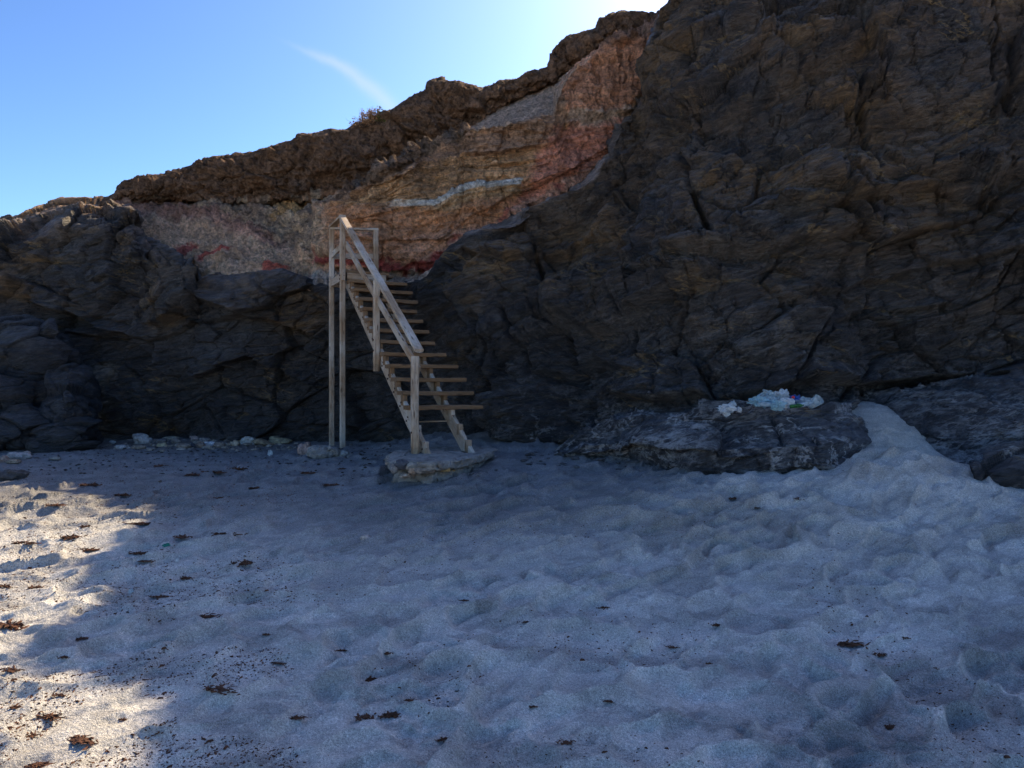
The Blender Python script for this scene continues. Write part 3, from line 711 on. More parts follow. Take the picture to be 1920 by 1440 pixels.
    for cx, cy, rx, ry in ((1110,440,110,45),(930,500,70,60),(1420,330,180,60),(1270,120,60,80),(1600,180,80,40),(560,600,60,30)):
        lay(sstep(1.3, .3, np.hypot((pxf-cx)/rx, (pyf-cy)/ry)+.5*n2)*.85, (.155, .092, .038))
    lay(sstep(.15, .5, -n2)*.7, (.017, .018, .023))
    # upper crust of the left hill, sunlit rim put into its colour; sandy pockets
    crust = sstep(34, 6, pyf-np.interp(pxf, *zip(*OUT))+14*n2)*sstep(300, 150, pxf)
    lay(crust*.95, (.34, .19, .095))
    lay(sstep(1.2, .7, np.hypot((pxf-195)/28, (pyf-712)/26)+.4*n2)*.85, (.25, .21, .17))
    lay(sstep(1.2, .7, np.hypot((pxf-185)/55, (pyf-770)/60)+.5*n2)*.45, (.20, .17, .14))
    lay(sstep(1.2, .7, np.hypot((pxf-90)/50, (pyf-432)/12)+.4*n2)*.6, (.17, .13, .11))
    lay(sstep(1.2, .7, np.hypot((pxf-20)/25, (pyf-520)/10)+.4*n2)*.6, (.17, .14, .13))
    lay(sstep(1.2, .7, np.hypot((pxf-250)/90, (pyf-800)/22)+.4*n2)*.7, (.075, .055, .045))
    # dust along the top edge of the right spur
    dust = sstep(9, 2, pyf-np.interp(pxf, *zip(*OUT))+5*n2)*sstep(860, 900, pxf)*sstep(1160, 1120, pxf)
    lay(dust*.8, (.28, .23, .21))
    vein = sstep(560, 820, pyf+60*n1)*sstep(600, 1250, pxf)*.30+.08+.35*sstep(740, 860, pyf)*sstep(900, 1000, pxf)
    o = grid_mesh('dark_cliff', V2, V.shape[0], V.shape[1], M['basalt'], C, np.clip(vein, 0, 1))
    tag(o, 'dark foliated rock cliff behind the wooden stairs', kind='structure')
build_dark()

# ---- outcrops in front of the cliff
def outcrop(name, px0, px1, nc, nr, tops, bases, d_base, d_top, seed, label, belly=.3, vein=1., amp=.26, col_=(.050, .052, .060)):
    pxs = np.linspace(px0, px1, nc)
    mid = [(x, .5*np.interp(x, *zip(*tops))+.5*np.interp(x, *zip(*bases))) for x in np.linspace(px0, px1, 40)]
    dt = [(x, np.interp(x, *zip(*d_top))) for x in np.linspace(px0, px1, 40)]
    db = [(x, np.interp(x, *zip(*d_base))) for x in np.linspace(px0, px1, 40)]
    dm = [(x, .45*a[1]+.55*b[1]-belly) for (x, a_), a, b in zip(dt, dt, db)]
    rows = [([(x, y+26) for x, y in bases], [(x, d+.15) for x, d in db]), (bases, db), (mid, dm), (tops, dt), ([(x, y+1) for x, y in tops], [(x, d+.5) for x, d in dt]), ([(x, y+12) for x, y in tops], [(x, d+2.2) for x, d in dt])]
    V = patch(rows, pxs, [0, .08, .48, .82, .92, 1], nr); V = vsmooth(V, 17)
    N = normals(V); N *= np.where((N[..., 1:2] > 0), -1, 1)
    P = V.reshape(-1, 3)
    D = rock_disp(P, amp, seed)
    V2 = V+N*D.reshape(V.shape[:2])[..., None]
    n1 = fbm(P*1.2, 3, seed+60)
    C = np.array(col_)*(1+.5*n1[:, None]); 
    o = grid_mesh(name, V2, nr, nc, M['basalt'], np.clip(C, .012, 1), np.clip(vein+.3*n1, 0, 1))
    tag(o, label, 'rock'); return o
outcrop('rock_outcrop', 1040, 1670, 330, 150,
    [(1040,850),(1090,818),(1150,800),(1205,785),(1300,779),(1360,776),(1400,772),(1450,768),(1540,764),(1600,764),(1640,792),(1670,830)],
    [(1040,862),(1140,866),(1200,862),(1230,880),(1320,893),(1400,897),(1560,893),(1620,875),(1670,850)],
    [(1040,8.6),(1140,8.1),(1210,7.3),(1300,6.75),(1400,6.6),(1560,6.6),(1620,6.9),(1670,7.4)],
    [(1040,8.9),(1140,8.5),(1210,8.0),(1300,7.5),(1400,7.3),(1560,7.3),(1620,7.5),(1670,8.0)], 401,
    'long low dark rock streaked with white veins, plastic rubbish lying along its top', .3)
outcrop('rock_outcrop', 1585, 2150, 300, 170,
    [(1585,752),(1620,745),(1690,736),(1720,728),(1800,712),(1920,698),(2150,690)],
    [(1585,800),(1690,812),(1720,838),(1760,860),(1800,880),(1850,890),(1920,892),(2150,905)],
    [(1585,8.5),(1640,8.3),(1690,7.7),(1760,7.0),(1850,6.6),(1920,6.5),(2150,6.3)],
    [(1585,8.7),(1650,8.7),(1690,8.5),(1800,8.1),(1920,7.7),(2150,7.4)], 421,
    'broad sloping bluish rock shelf right of the sand chute', .12, .75, .26)
outcrop('rock_outcrop', 1822, 2080, 190, 110,
    [(1822,872),(1850,850),(1900,842),(1960,840),(2080,850)],
    [(1822,905),(1850,918),(1920,922),(2080,930)],
    [(1822,6.2),(1880,5.95),(1960,5.9),(2080,6)],
    [(1822,6.5),(1880,6.4),(1960,6.3),(2080,6.5)], 441,
    'small rounded rock with white veins at the right edge of the sand', .22, .9, .2)

# ---- boulders and loose stones
def blob(name, loc, size, seed, mat, color, sub=4, rot=0., fac=.25, tilt=0., flatten=0, fine=.05):
    import bmesh
    bm = bmesh.new(); bmesh.ops.create_icosphere(bm, subdivisions=sub, radius=1)
    V = np.array([v.co[:] for v in bm.verts], f32); F = [[v.index for v in f.verts] for f in bm.faces]; bm.free()
    S = V*1.0+seed*3.7
    h, e = facets(S*1.15, seed, 1.1)
    r = 1+fac*h*1.3-.06*fac*4*sstep(.08, 0, e)+fac*.5*fbm(S*1.3, 3, seed)+fine*fbm(S*5, 3, seed+5)
    V = V*r[:, None]*np.array(size, f32)
    c, s = math.cos(tilt), math.sin(tilt); V = V@np.array([[c, 0, s], [0, 1, 0], [-s, 0, c]], f32)
    c, s = math.cos(rot), math.sin(rot); V = V@np.array([[c, s, 0], [-s, c, 0], [0, 0, 1]], f32)
    cc = np.array(color)*(1+.35*fbm(S*2, 2, seed+9))[:, None]
    o = tri_mesh(name, V, F, mat, True, None, np.clip(cc, .01, .8)); o.location = loc
    return o
BL = [ # px, py centre, depth, radii px (w,h)
 (28,668,12.4,95,62,'huge dark boulder at the top of the pile by the left edge'),
 (14,745,11.9,85,46,'dark boulder in the middle of the left edge pile'),
 (138,725,12.2,48,40,'dark rounded boulder beside the sandy gully, top right of the pile'),
 (128,775,11.8,58,40,'bluish black boulder low in the pile, right of centre'),
 (30,805,11.5,88,44,'wide black boulder at the foot of the left edge pile'),
 (118,822,11.4,62,28,'low smooth black boulder where the pile meets the sand')]
for i, (px, py, d, a, b, lab) in enumerate(BL):
    p = W(np.array(px), np.array(py), d); s = d/1280
    o = blob('boulder', p, (a*s, .8*a*s, b*s*1.15), 20+i, M['basalt'], (.030, .031, .036), 6, i*.7, .22, .1*(-1)**i, fine=.03)
    tag(o, lab, 'boulder', 'boulders piled at the left edge')
ST = [ # px,py,w,h,colour,tilt,label
 (263,826,36,20,(.36,.34,.32),-.55,'large pale grey stone tipped up on edge near the left end of the stone row'),
 (225,839,26,9,(.33,.31,.30),0,'low pale grey stone left of the big tipped stone'),
 (258,840,22,7,(.27,.21,.16),0,'flat tan stone in front of the big tipped stone'),
 (294,829,27,11,(.15,.14,.14),.15,'long dark grey stone right of the big tipped stone'),
 (316,823,26,8,(.31,.27,.21),0,'flat tan stone at the back of the row, against the rock'),
 (302,836,18,9,(.33,.28,.18),-.1,'yellowish stone in front of the long dark stone'),
 (329,828,18,9,(.24,.20,.17),-.4,'leaning brown wedge stone left of the middle of the row'),
 (342,838,24,12,(.22,.18,.15),0,'rounded brown stone low in the row'),
 (361,836,9,12,(.06,.06,.07),.9,'small black upright stone between two brown stones'),
 (363,823,17,9,(.33,.25,.23),-.2,'pinkish stone behind the small black one'),
 (374,836,18,12,(.21,.16,.13),0,'brown stone right of the small black one'),
 (381,825,21,8,(.28,.25,.24),0,'flat grey stone below the green plastic scrap'),
 (398,823,21,11,(.33,.29,.29),.1,'pinkish grey stone below the teal plastic scrap'),
 (391,834,20,10,(.48,.48,.50),-.1,'whitish stone in the front of the row'),
 (408,836,20,10,(.21,.17,.14),0,'brown stone right of the whitish stone'),
 (425,824,15,10,(.28,.23,.21),0,'small mauve stone at the back of the row'),
 (425,835,18,8,(.24,.20,.16),0,'low brown stone in front of the small mauve one'),
 (439,833,14,14,(.36,.31,.24),.6,'small tan block standing beside the large pale round stone'),
 (463,828,24,16,(.42,.40,.36),0,'largest rounded pale stone at the right of the row'),
 (450,825,15,9,(.38,.35,.31),0,'pale stone touching the large round one on its left'),
 (491,831,30,11,(.27,.21,.14),-.3,'long tan stone leaning toward the right'),
 (517,828,40,12,(.30,.26,.17),-.05,'long yellowish boulder at the right end of the row'),
 (571,845,28,24,(.36,.25,.21),0,'round pinkish rock left of the tall stair posts'),
 (614,850,19,16,(.15,.125,.10),.2,'dark knobbly rock at the foot of the tall stair posts'),
 (638,853,28,13,(.27,.27,.25),-.05,'smooth pale oval stone in front of the tall stair posts'),
 (592,841,16,8,(.35,.30,.15),0,'small yellowish stone behind the grey footing'),
 (4,862,16,13,(.28,.20,.17),0,'reddish stone cut by the left edge'),
 (29,856,34,14,(.33,.31,.30),-.1,'wide pale stone against the boulders near the left edge'),
 (47,851,14,9,(.36,.28,.25),.2,'small pink stone right of the wide pale one'),
 (22,866,22,7,(.26,.20,.15),0,'thin brown stone in front of the wide pale one'),
 (99,860,18,5,(.30,.27,.24),0,'low flat stone alone on the sand by the boulders'),
 (8,893,52,22,(.075,.068,.068),.1,'dark rounded rock lying on the sand at the left edge')]
for i, (px, py, w_, h_, c, t, lab) in enumerate(ST):
    p = on_ground(px, py+h_*.35); s = p.y/1280
    o = blob('stone', (p.x, p.y+.3*w_*s, p.z+.28*h_*s), (w_*s*.56, w_*s*.42, h_*s*.62), 50+i, M['stone'], c, 4, random.uniform(-.4, .4), .22, t)
    tag(o, lab, 'stone', 'stones along the foot of the cliff' if i < 22 or 25 < i < 31 else ('stones around the stair posts' if i < 26 else None))
# small rubble no one would count
def rubble():
    import bmesh
    bm = bmesh.new(); bmesh.ops.create_icosphere(bm, subdivisions=1, radius=1)
    Vb = np.array([v.co[:] for v in bm.verts]); Fb = np.array([[v.index for v in f.verts] for f in bm.faces]); bm.free()
    V, F, C = [], [], []
    r = np.random.default_rng(5)
    def add(x, y, s, c):
        z = float(sand_z(x, y)[0]); q = Vb*(1+.25*r.normal(size=(len(Vb), 1)))*np.array([s*r.uniform(.7, 1.4), s, s*.55])
        V.append(q+np.array([x, y, z+s*.1])); F.append(Fb+len(Vb)*(len(V)-1)); C.append(np.tile(np.array(c)*r.uniform(.6, 1.2), (len(Vb), 1)))
    for k in range(170):
        p = on_ground(r.uniform(210, 560), r.uniform(826, 846)); add(p.x, p.y+r.normal()*.15, r.uniform(.015, .06), (.30, .26, .22))
    for k in range(50):
        p = on_ground(r.uniform(550, 660), r.uniform(838, 862)); add(p.x, p.y, r.uniform(.012, .04), (.25, .23, .21))
    for k in range(90):
        p = on_ground(r.uniform(980, 1250), r.uniform(845, 880)); add(p.x, p.y, r.uniform(.012, .05), (.10, .10, .105))
    for k in range(520):
        p = on_ground(r.uniform(40, 740), 836+abs(r.normal())*26); add(p.x, p.y, r.uniform(.008, .026), (.055, .048, .045))
    for k in range(60):
        p = on_ground(r.uniform(720, 930), r.uniform(880, 905)); add(p.x, p.y, r.uniform(.01, .03), (.16, .155, .15))
    V = np.concatenate(V); F = np.concatenate(F); C = np.concatenate(C)
    o = tri_mesh('pebbles', V, F, M['stone'], False, None, C); tag(o, 'small pebbles and grit scattered along the cliff foot', 'pebbles', kind='stuff')
rubble()

# ------------------------------------------------------------------ wooden stairs (local frame: x along the treads, y up the run)
TH = .481
O0 = Vector((-1.278, 8.494, EYE-.277))
stairs = bpy.data.objects.new('wooden_stairs', None); col.objects.link(stairs)
stairs.location = O0; stairs.rotation_euler = (0, 0, TH)
tag(stairs, 'steep weathered timber stairs with one handrail climbing from the beach to the ledge', 'stairs')
G, RS = .263, .18
def inv(px, d_hint=None):
    pass
def board(name, p0, p1, wid, thk, up=(0, 0, 1), parent=stairs, mat=None, rnd=.003, warp=.004, label=None):
    """timber from p0 to p1 (centre line); wid measured across, thk along up"""
    p0, p1 = Vector(p0), Vector(p1); L = (p1-p0).length; x = (p1-p0).normalized(); z = Vector(up); z = (z-x*z.dot(x)).normalized(); y = z.cross(x)
    n = 10; pr = []
    b = .14*min(wid, thk)
    hw, ht = wid/2, thk/2
    ring = [(-hw+b, -ht), (hw-b, -ht), (hw, -ht+b), (hw, ht-b), (hw-b, ht), (-hw+b, ht), (-hw, ht-b), (-hw, -ht+b)]
    V = []; bw, bt = random.uniform(-1, 1)*warp, random.uniform(-1, 1)*warp
    for i in range(n+1):
        t = i/n; ox = bw*math.sin(math.pi*t); oz = bt*math.sin(math.pi*t)
        for a, c in ring: V.append((t*L-L/2, a+ox+random.uniform(-1, 1)*rnd*.5, c+oz+random.uniform(-1, 1)*rnd*.5))
    F = []
    for i in range(n):
        for j in range(8):
            k = (j+1) % 8; F.append((i*8+j, i*8+k, (i+1)*8+k, (i+1)*8+j))
    F.append(tuple(reversed(range(8)))); F.append(tuple(n*8+j for j in range(8)))
    me = bpy.data.meshes.new(name); me.from_pydata(V, [], F); me.materials.append(mat or M['wood']); me.update()
    o = bpy.data.objects.new(name, me); col.objects.link(o); o.parent = parent
    m = Matrix((x, y, z)).transposed().to_4x4(); m.translation = (p0+p1)/2
    o.matrix_local = m
    if label: o['label'] = label
    return o
# tread left offset and width by step (k = steps above the wide lowest intact tread)
right_px = {12: 729, 11: 763, 10: 773, 9: 783, 8: 782, 7: 793, 6: 804.5, 5: 815.5, 4: 836.7, 3: 859, 2: 874.4, 1: 888, 0: 905}
c_, s_ = math.cos(TH), math.sin(TH)
def width_for(k, px):
    X = O0.x-k*G*s_; Y = O0.y+k*G*c_; q = (px-960)/1280
    return (q*Y-X)/(c_-q*s_)
for k in range(0, 12):
    wd = width_for(k, right_px[k]); x0 = .0 if k not in (5, 6) else .0
    t = board('tread', (x0, .115, k*RS-.022+random.uniform(-.004, .004)), (wd, .115+random.uniform(-.012, .012), k*RS-.022+random.uniform(-.006, .006)), .245, .054, warp=.008, rnd=.007, mat=M['tread'])
thin = board('tread', (.10, .20, -RS-.03), (.62, .20, -RS-.028), .05, .018, label='thin splintered remains of the second lowest tread')
# stringers and the blocks that carry the treads
sl = math.atan2(RS, G); ca_, sa_ = math.cos(sl), math.sin(sl)
for x0 in (.045, .60):
    a = Vector((x0, -2.62*G, -3.2*RS-.03)); b = Vector((x0, 12.0*G, 11.7*RS-.14))
    dirv = Vector((0, ca_, sa_)); base = Vector((x0, .12, -.165))
    p0 = base-dirv*(.93 if x0 < .3 else .90); p1 = base+dirv*(12.15*G/ca_-.12)
    board('stringer', p0, p1, .052, .185, (0, -sa_, ca_), warp=.003)
for k in range(-2, 12):
    for x0 in (.045, .60):
        h = RS-.055 if k > -2 else RS-.03
        zt = k*RS-.046
        board('tread_block', (x0+.0, .075, zt-h-.01), (x0, .075, zt-.0), .058, .105, (0, 1, 0), warp=0, mat=M['tread'] if k > 0 else None)
# landing: side joists, boards, front board
zl = 12*RS
for j in range(4):
    board('landing_board', (-.02, 12*G-.02+j*.205+.09, zl-.022), (.86 if j else width_for(12, 729), 12*G-.02+j*.205+.09, zl-.022), .19, .042, mat=M['tread'])
board('joist', (-.075, 12*G-.12, zl-.12), (-.075, 12*G+.86, zl-.12), .045, .13)
board('joist', (.62, 12*G-.05, zl-.12), (.62, 12*G+.86, zl-.12), .045, .13)
board('joist', (.0, 12*G-.03, zl-.10), (.66, 12*G-.03, zl-.10), .04, .11)
board('joist', (-.05, 12*G+.80, zl-.12), (.80, 12*G+.80, zl-.12), .045, .13)
# posts
def lp(px, d):      # stair-frame x,y of a picture column at a depth
    v = Vector(((px-960)/1280*d-O0.x, d-O0.y)); return v.x*c_+v.y*s_, -v.x*s_+v.y*c_
NP = lp(642.3, 11.22); FP = lp(622, 11.95); BP = lp(704.5, 12.25); MP = lp(706, 9.65); LP_ = lp(778.3, 8.12)
def gz(p):
    wx = O0.x+p[0]*c_-p[1]*s_; wy = O0.y+p[0]*s_+p[1]*c_; return float(ground(wx, wy))-O0.z
topz = 2.755+.277
PW = .082
def post(p, z0, z1, label=None): return board('post', (p[0], p[1], z0), (p[0], p[1], z1), PW, PW, (0, 1, 0), warp=.006, label=label)
post(NP, gz(NP)-.12, topz-.02, 'tall front post reaching from the sand to the handrail')
post(FP, gz(FP)-.12, topz-.02, 'tall rear post reaching from the sand to the handrail')
post(BP, zl-.2, topz-.0, 'short post at the far corner of the landing')
post(MP, .18+.277, 1.46+.277, 'short post bolted to the middle of the left side board')
post(LP_, -.84+.277, .33+.277, 'short foot post standing on the concrete')
# rails
n0 = Vector((LP_[0]-.0, LP_[1]-.13, .40+.277)); n1 = Vector((NP[0], NP[1]+.03, topz+.0))
dr = (n1-n0).normalized(); upr = Vector((0, -dr.z, dr.y))
n0b = n0-dr*.02
board('handrail', n0b, n1+dr*.02, .105, .042, upr, warp=.008)
lr0 = Vector((LP_[0]+.055, LP_[1]+.02, .165+.277)); lr1 = Vector((NP[0]+.055, NP[1]-.03, 2.30+.277))
board('lower_rail', lr0, lr1, .032, .10, (0, -dr.z, dr.y), warp=.006)
board('landing_rail', (NP[0], NP[1]-.03, topz+.003), (FP[0], FP[1]+.03, topz+.003), .095, .036)
board('landing_rail', (FP[0]-.03, FP[1], topz-.038), (BP[0]+.04, BP[1], topz+.02), .095, .036)
board('landing_rail', (NP[0], NP[1]-.03, 2.28+.277), (FP[0], FP[1]+.03, 2.24+.277), .034, .10)
board('landing_rail', (FP[0], FP[1]+.058, 2.24+.277), (BP[0]+.04, BP[1]+.058, 2.30+.277), .034, .10)
# iron bolts
def bolt(x, y, z):
    V = []; F = []
    for i in range(8):
        a = i*math.pi/4; V += [(0, .013*math.cos(a), .013*math.sin(a)), (-.014, .011*math.cos(a), .011*math.sin(a))]
    for i in range(8): j = (i+1) % 8; F.append((2*i, 2*j, 2*j+1, 2*i+1))
    F.append(tuple(2*i+1 for i in range(8)))
    o = tri_mesh('bolt', V, F, M['bolt'], parent=stairs); o.location = (x, y, z)
for k in range(-2, 12):
    yc = k*G+.1
    bolt(.020, yc, k*RS-.14); 
    if k < 5: bolt(.020, yc+.05, k*RS-.19)
for p, z in ((NP, zl-.1), (FP, zl-.1), (NP, zl-.16), (MP, .75), (MP, .9), (LP_, -.3)): bolt(p[0]-PW/2, p[1], z)

# treads were laid at k=0: move each one up its step
for o in [c for c in stairs.children if c.name.startswith('tread')]:
    k = None
ti = [c for c in stairs.children if c.name.split('.')[0] == 'tread' and 'label' not in c]
ti.sort(key=lambda o: o.location.z)
for k, o in enumerate(ti): o.location.y += k*G
tb = [c for c in stairs.children if c.name.split('.')[0] == 'tread_block']
for i, o in enumerate(tb): o.location.y += (i//2-2)*G

# ---- concrete footing under the stairs
def footing():
    root = bpy.data.objects.new('concrete_footing', None); col.objects.link(root); root.location = (-.85, 7.95, .64)
    tag(root, 'broken concrete slab on rubble carrying the foot of the wooden stairs', 'footing')
    out = np.array([(-1.38,7.62),(-1.36,7.42),(-1.24,7.27),(-1.0,7.22),(-.82,7.17),(-.62,7.38),(-.48,7.62),(-.34,8.05),(-.22,8.5),(-.26,8.8),(-.6,9.0),(-1.1,8.9),(-1.42,8.5),(-1.46,8.0)])
    def ringz(out, scl, z, seed, n=220, jit=.02):
        t = np.linspace(0, len(out), n, endpoint=False); o2 = np.vstack([out, out[:1]])
        x = np.interp(t, range(len(out)+1), o2[:, 0]); y = np.interp(t, range(len(out)+1), o2[:, 1]); cx, cy = out.mean(0)
        P = np.stack([cx+(x-cx)*scl, cy+(y-cy)*scl, np.full(n, z)], 1)
        k = 1+jit*2*fbm(P*6+seed, 3, seed); P[:, 0] = cx+(P[:, 0]-cx)*k; P[:, 1] = cy+(P[:, 1]-cy)*k
        return P
    def stack(name, prof, seed, jit, label=None):
        rings = [ringz(out, s, z, seed+i//3, jit=jit) for i, (s, z) in enumerate(prof)]
        V = np.array(rings)
        P = V.reshape(-1, 3); hh, ee = facets(P*np.array([5, 5, 7]), seed+3, 1.2); P = P+(.030*hh+.020*fbm(P*9, 3, seed+3))[:, None]*np.array([1, 1, .35])
        o = grid_mesh(name, P.reshape(V.shape)-np.array(root.location), len(rings), 220, M['conc'], parent=root, wrap=True, flip=False, smooth=True)
        if label: o['label'] = label
        return o
    top = .875
    prof = [(.70, top-.11), (.90, top-.105), (.975, top-.09), (.998, top-.07), (1.0, top-.045), (1.0, top-.02), (.996, top-.008), (.985, top)]+[(s, top+.006*math.sin(s*9)) for s in np.linspace(.96, .02, 34)]
    stack('slab', prof, 3, .03)
    prof = [(.80, .50), (.84, .60), (.86, .66), (.84, .70), (.82, .74), (.80, .77), (.76, .79), (.4, .80)]
    stack('rubble_base', prof, 30, .05, 'crumbling lower course below the slab')
    for (px, py, w_, h_, c) in ((752,872,30,18,(.08,.08,.09)),(775,884,22,18,(.33,.24,.18)),(795,882,40,16,(.24,.20,.17)),(757,893,24,10,(.33,.27,.22)),(738,880,18,20,(.22,.20,.19)),(820,875,26,14,(.18,.16,.15))):
        p = W(np.array(px), np.array(py), 7.22+.0*px); s = 7.2/1280
        o = blob('rubble_stone', (0, 0, 0), (w_*s*.5, w_*s*.4, h_*s*.5), 90+px, M['stone'], c, 3)
        o.parent = root; o.location = Vector(p)+Vector((0, .05, 0))-root.location
    b = board('tile', (0, 0, 0), (.10, 0, 0), .09, .035, parent=root, mat=M['ochrebrick'], label='flat ochre tile fragment'); p = W(np.array(836), np.array(880), 7.38); b.location = Vector(p)-root.location
    b = board('tile', (0, 0, 0), (.13, 0, 0), .09, .04, parent=root, mat=M['ochrebrick'], label='ochre tile fragment leaning on the slab'); p = W(np.array(855), np.array(873), 7.55); b.location = Vector(p)-root.location; b.rotation_euler = (.3, -.75, .2)
footing()
# grey lump of concrete round the tall posts
p = on_ground(600, 862)
o = blob('post_footing', (p.x, p.y+.16, p.z+.06), (.21, .2, .14), 77, M['conc'], (.3, .3, .3), 5, 0, .2)
tag(o, 'rough grey concrete lump at the foot of the two tall stair posts', 'footing')

# ------------------------------------------------------------------ rubbish
def bag(name, px, py, d, w_, h_, mat, seed, label, group=None, crump=.45):
    p = W(np.array(px), np.array(py), d); s = d/1280
    import bmesh
    bm = bmesh.new(); bmesh.ops.create_icosphere(bm, subdivisions=4, radius=1)
    V = np.array([v.co[:] for v in bm.verts], f32); F = [[v.index for v in f.verts] for f in bm.faces]; bm.free()
    S = V+seed*2.3; h, e = facets(S*2.0, seed, 1.6)
    r = 1+crump*h+.25*fbm(S*1.5, 2, seed)+.18*fbm(S*4, 2, seed+4, ridged=True)
    V = V*r[:, None]*np.array([w_*s*.55, w_*s*.38, h_*s*.6])
    o = tri_mesh(name, V, F, mat, False); o.location = p
    tag(o, label, 'litter', group); return o
gp = 'plastic rubbish on the low rock'
bag('plastic_bag', 1362, 768, 7.25, 26, 16, M['white'], 1, 'crumpled white plastic bag alone left of the rubbish heap', gp)
bag('plastic_scrap', 1386, 768, 7.25, 9, 7, M['white'], 2, 'small white plastic scrap between the lone bag and the heap', gp)
bag('plastic_bag', 1374, 759, 7.4, 10, 9, M['white'], 22, 'knotted white tuft on top of the lone bag', gp)
bag('plastic_bag', 1426, 753, 7.2, 32, 14, M['cyan'], 3, 'pale cyan plastic bag at the left end of the heap', gp)
bag('plastic_bag', 1440, 741, 7.4, 22, 13, M['clear'], 4, 'clear crumpled wrap at the back left of the heap', gp)
bag('plastic_bag', 1467, 740, 7.4, 19, 15, M['white'], 5, 'white bag forming the peak of the heap', gp)
bag('plastic_bag', 1448, 751, 7.2, 18, 12, M['clear'], 6, 'clear wrap in the left middle of the heap', gp)
bag('plastic_bag', 1458, 760, 7.05, 22, 13, M['cyan'], 7, 'pale bag spilling over the front of the heap', gp)
bag('plastic_bag', 1475, 756, 7.1, 24, 14, M['white'], 8, 'white bag at the middle front of the heap', gp)
bag('plastic_bag', 1491, 749, 7.25, 18, 11, M['blue'], 9, 'blue plastic bag between the white and the clear ones', gp)
bag('bottle_cap', 1487, 745, 7.18, 5, 4, M['red'], 10, 'tiny red cap lying on the blue bag', gp, .1)
bag('plastic_bag', 1507, 753, 7.2, 22, 13, M['clear'], 12, 'yellowish clear wrap right of the blue bag', gp)
def bottle(px, py, d, mat, rot, sc_, label):
    p = W(np.array(px), np.array(py), d); n = 18; V = []; F = []
    prof = [(0, -.11), (.026, -.11), (.032, -.10), (.032, -.03), (.029, -.02), (.032, -.01), (.032, .045), (.024, .07), (.012, .09), (.012, .11), (0, .112)]
    for q, z in prof:
        for i in range(n): a = i*2*math.pi/n; k = 1-.25*max(0, math.sin(a*2+z*30)) if -.1 < z < .05 else 1; V.append((q*k*math.cos(a), q*math.sin(a), z))
    for j in range(len(prof)-1):
        for i in range(n): k = (i+1) % n; F.append((j*n+i, j*n+k, (j+1)*n+k, (j+1)*n+i))
    o = tri_mesh('plastic_bottle', V, F, mat, True); o.location = p; o.rotation_euler = rot; o.scale = (sc_,)*3
    tag(o, label, 'bottle', gp)
bottle(1494, 761, 7.02, M['green'], (1.45, 0, 1.2), .62, 'small dark green plastic bottle lying at the front of the heap')
bottle(1434, 758, 7.05, M['clear'], (1.5, .1, -1.3), .75, 'clear crushed plastic bottle at the left front of the heap')
bottle(1512, 757, 7.08, M['clear'], (1.35, .2, 1.7), .7, 'clear plastic bottle lying right of the green one')
def cup(px, py, d):
    p = W(np.array(px), np.array(py), d); n = 20; V = []; F = []
    prof = [(.0, -.055), (.033, -.055), (.036, -.03), (.042, .02), (.047, .055), (.044, .055), (.039, .02), (.033, -.03), (0, -.05)]
    for r, z in prof:
        for i in range(n): a = i*2*math.pi/n; V.append((r*math.cos(a), r*math.sin(a), z))
    for j in range(len(prof)-1):
        for i in range(n): k = (i+1) % n; F.append((j*n+i, j*n+k, (j+1)*n+k, (j+1)*n+i))
    o = tri_mesh('plastic_cup', V, F, M['clear'], True); o.location = p; o.rotation_euler = (.9, .3, .4); o.scale = (1.25,)*3
    tag(o, 'clear plastic cup lying at the right end of the heap', 'litter', gp)
cup(1527, 755, 7.15)
def litter(px, py, w_, h_, mat, seed, label):
    p = on_ground(px, py+h_*.4); s = p.y/1280
    o = bag('plastic_scrap', px, py, p.y, w_, h_, mat, seed, label); o.location = (p.x, p.y, p.z+.35*h_*s)
litter(384, 816, 12, 11, M['teal'], 31, 'green plastic scrap behind the row of stones, left one')
litter(412, 812, 13, 9, M['teal'], 32, 'teal plastic scrap behind the row of stones, against the rock')
litter(406, 818, 11, 9, M['white'], 33, 'white plastic scrap just below the teal one')
litter(440, 819, 13, 6, M['white'], 34, 'pale plastic scrap behind the large round stone')
litter(372, 821, 7, 5, M['cyan'], 35, 'light blue scrap left of the green one')
litter(211, 829, 8, 5, M['white'], 36, 'white scrap on the sand left of the stone row')
litter(507, 850, 7, 9, M['white'], 37, 'white paper scrap on the sand between the stone row and the posts')
litter(492, 824, 5, 5, M['white'], 38, 'tiny white scrap on the long tan stone')
litter(313, 1022, 12, 5, M['teal'], 39, 'small mint green scrap beside seaweed at the shadow edge')
litter(332, 1050, 6, 5, M['white'], 40, 'tiny white scrap right below the mint green one')
litter(246, 1110, 8, 8, M['clear'], 41, 'small clear plastic scrap in the shade left of centre')
o = board('driftwood_stick', (0, 0, 0), (.24, 0, 0), .03, .022, parent=None, mat=M['drift'])
o.location = W(np.array(1231), np.array(512), 9.0); o.rotation_euler = (0, .5, .2)
tag(o, 'short bleached stick lodged in the dark cliff face', 'stick')
p = on_ground(686, 1014)
o = blob('stone', (p.x, p.y, p.z+.02), (.045, .035, .03), 61, M['stone'], (.5, .42, .38), 3); tag(o, 'small pinkish white stone alone on the shaded sand', 'stone')

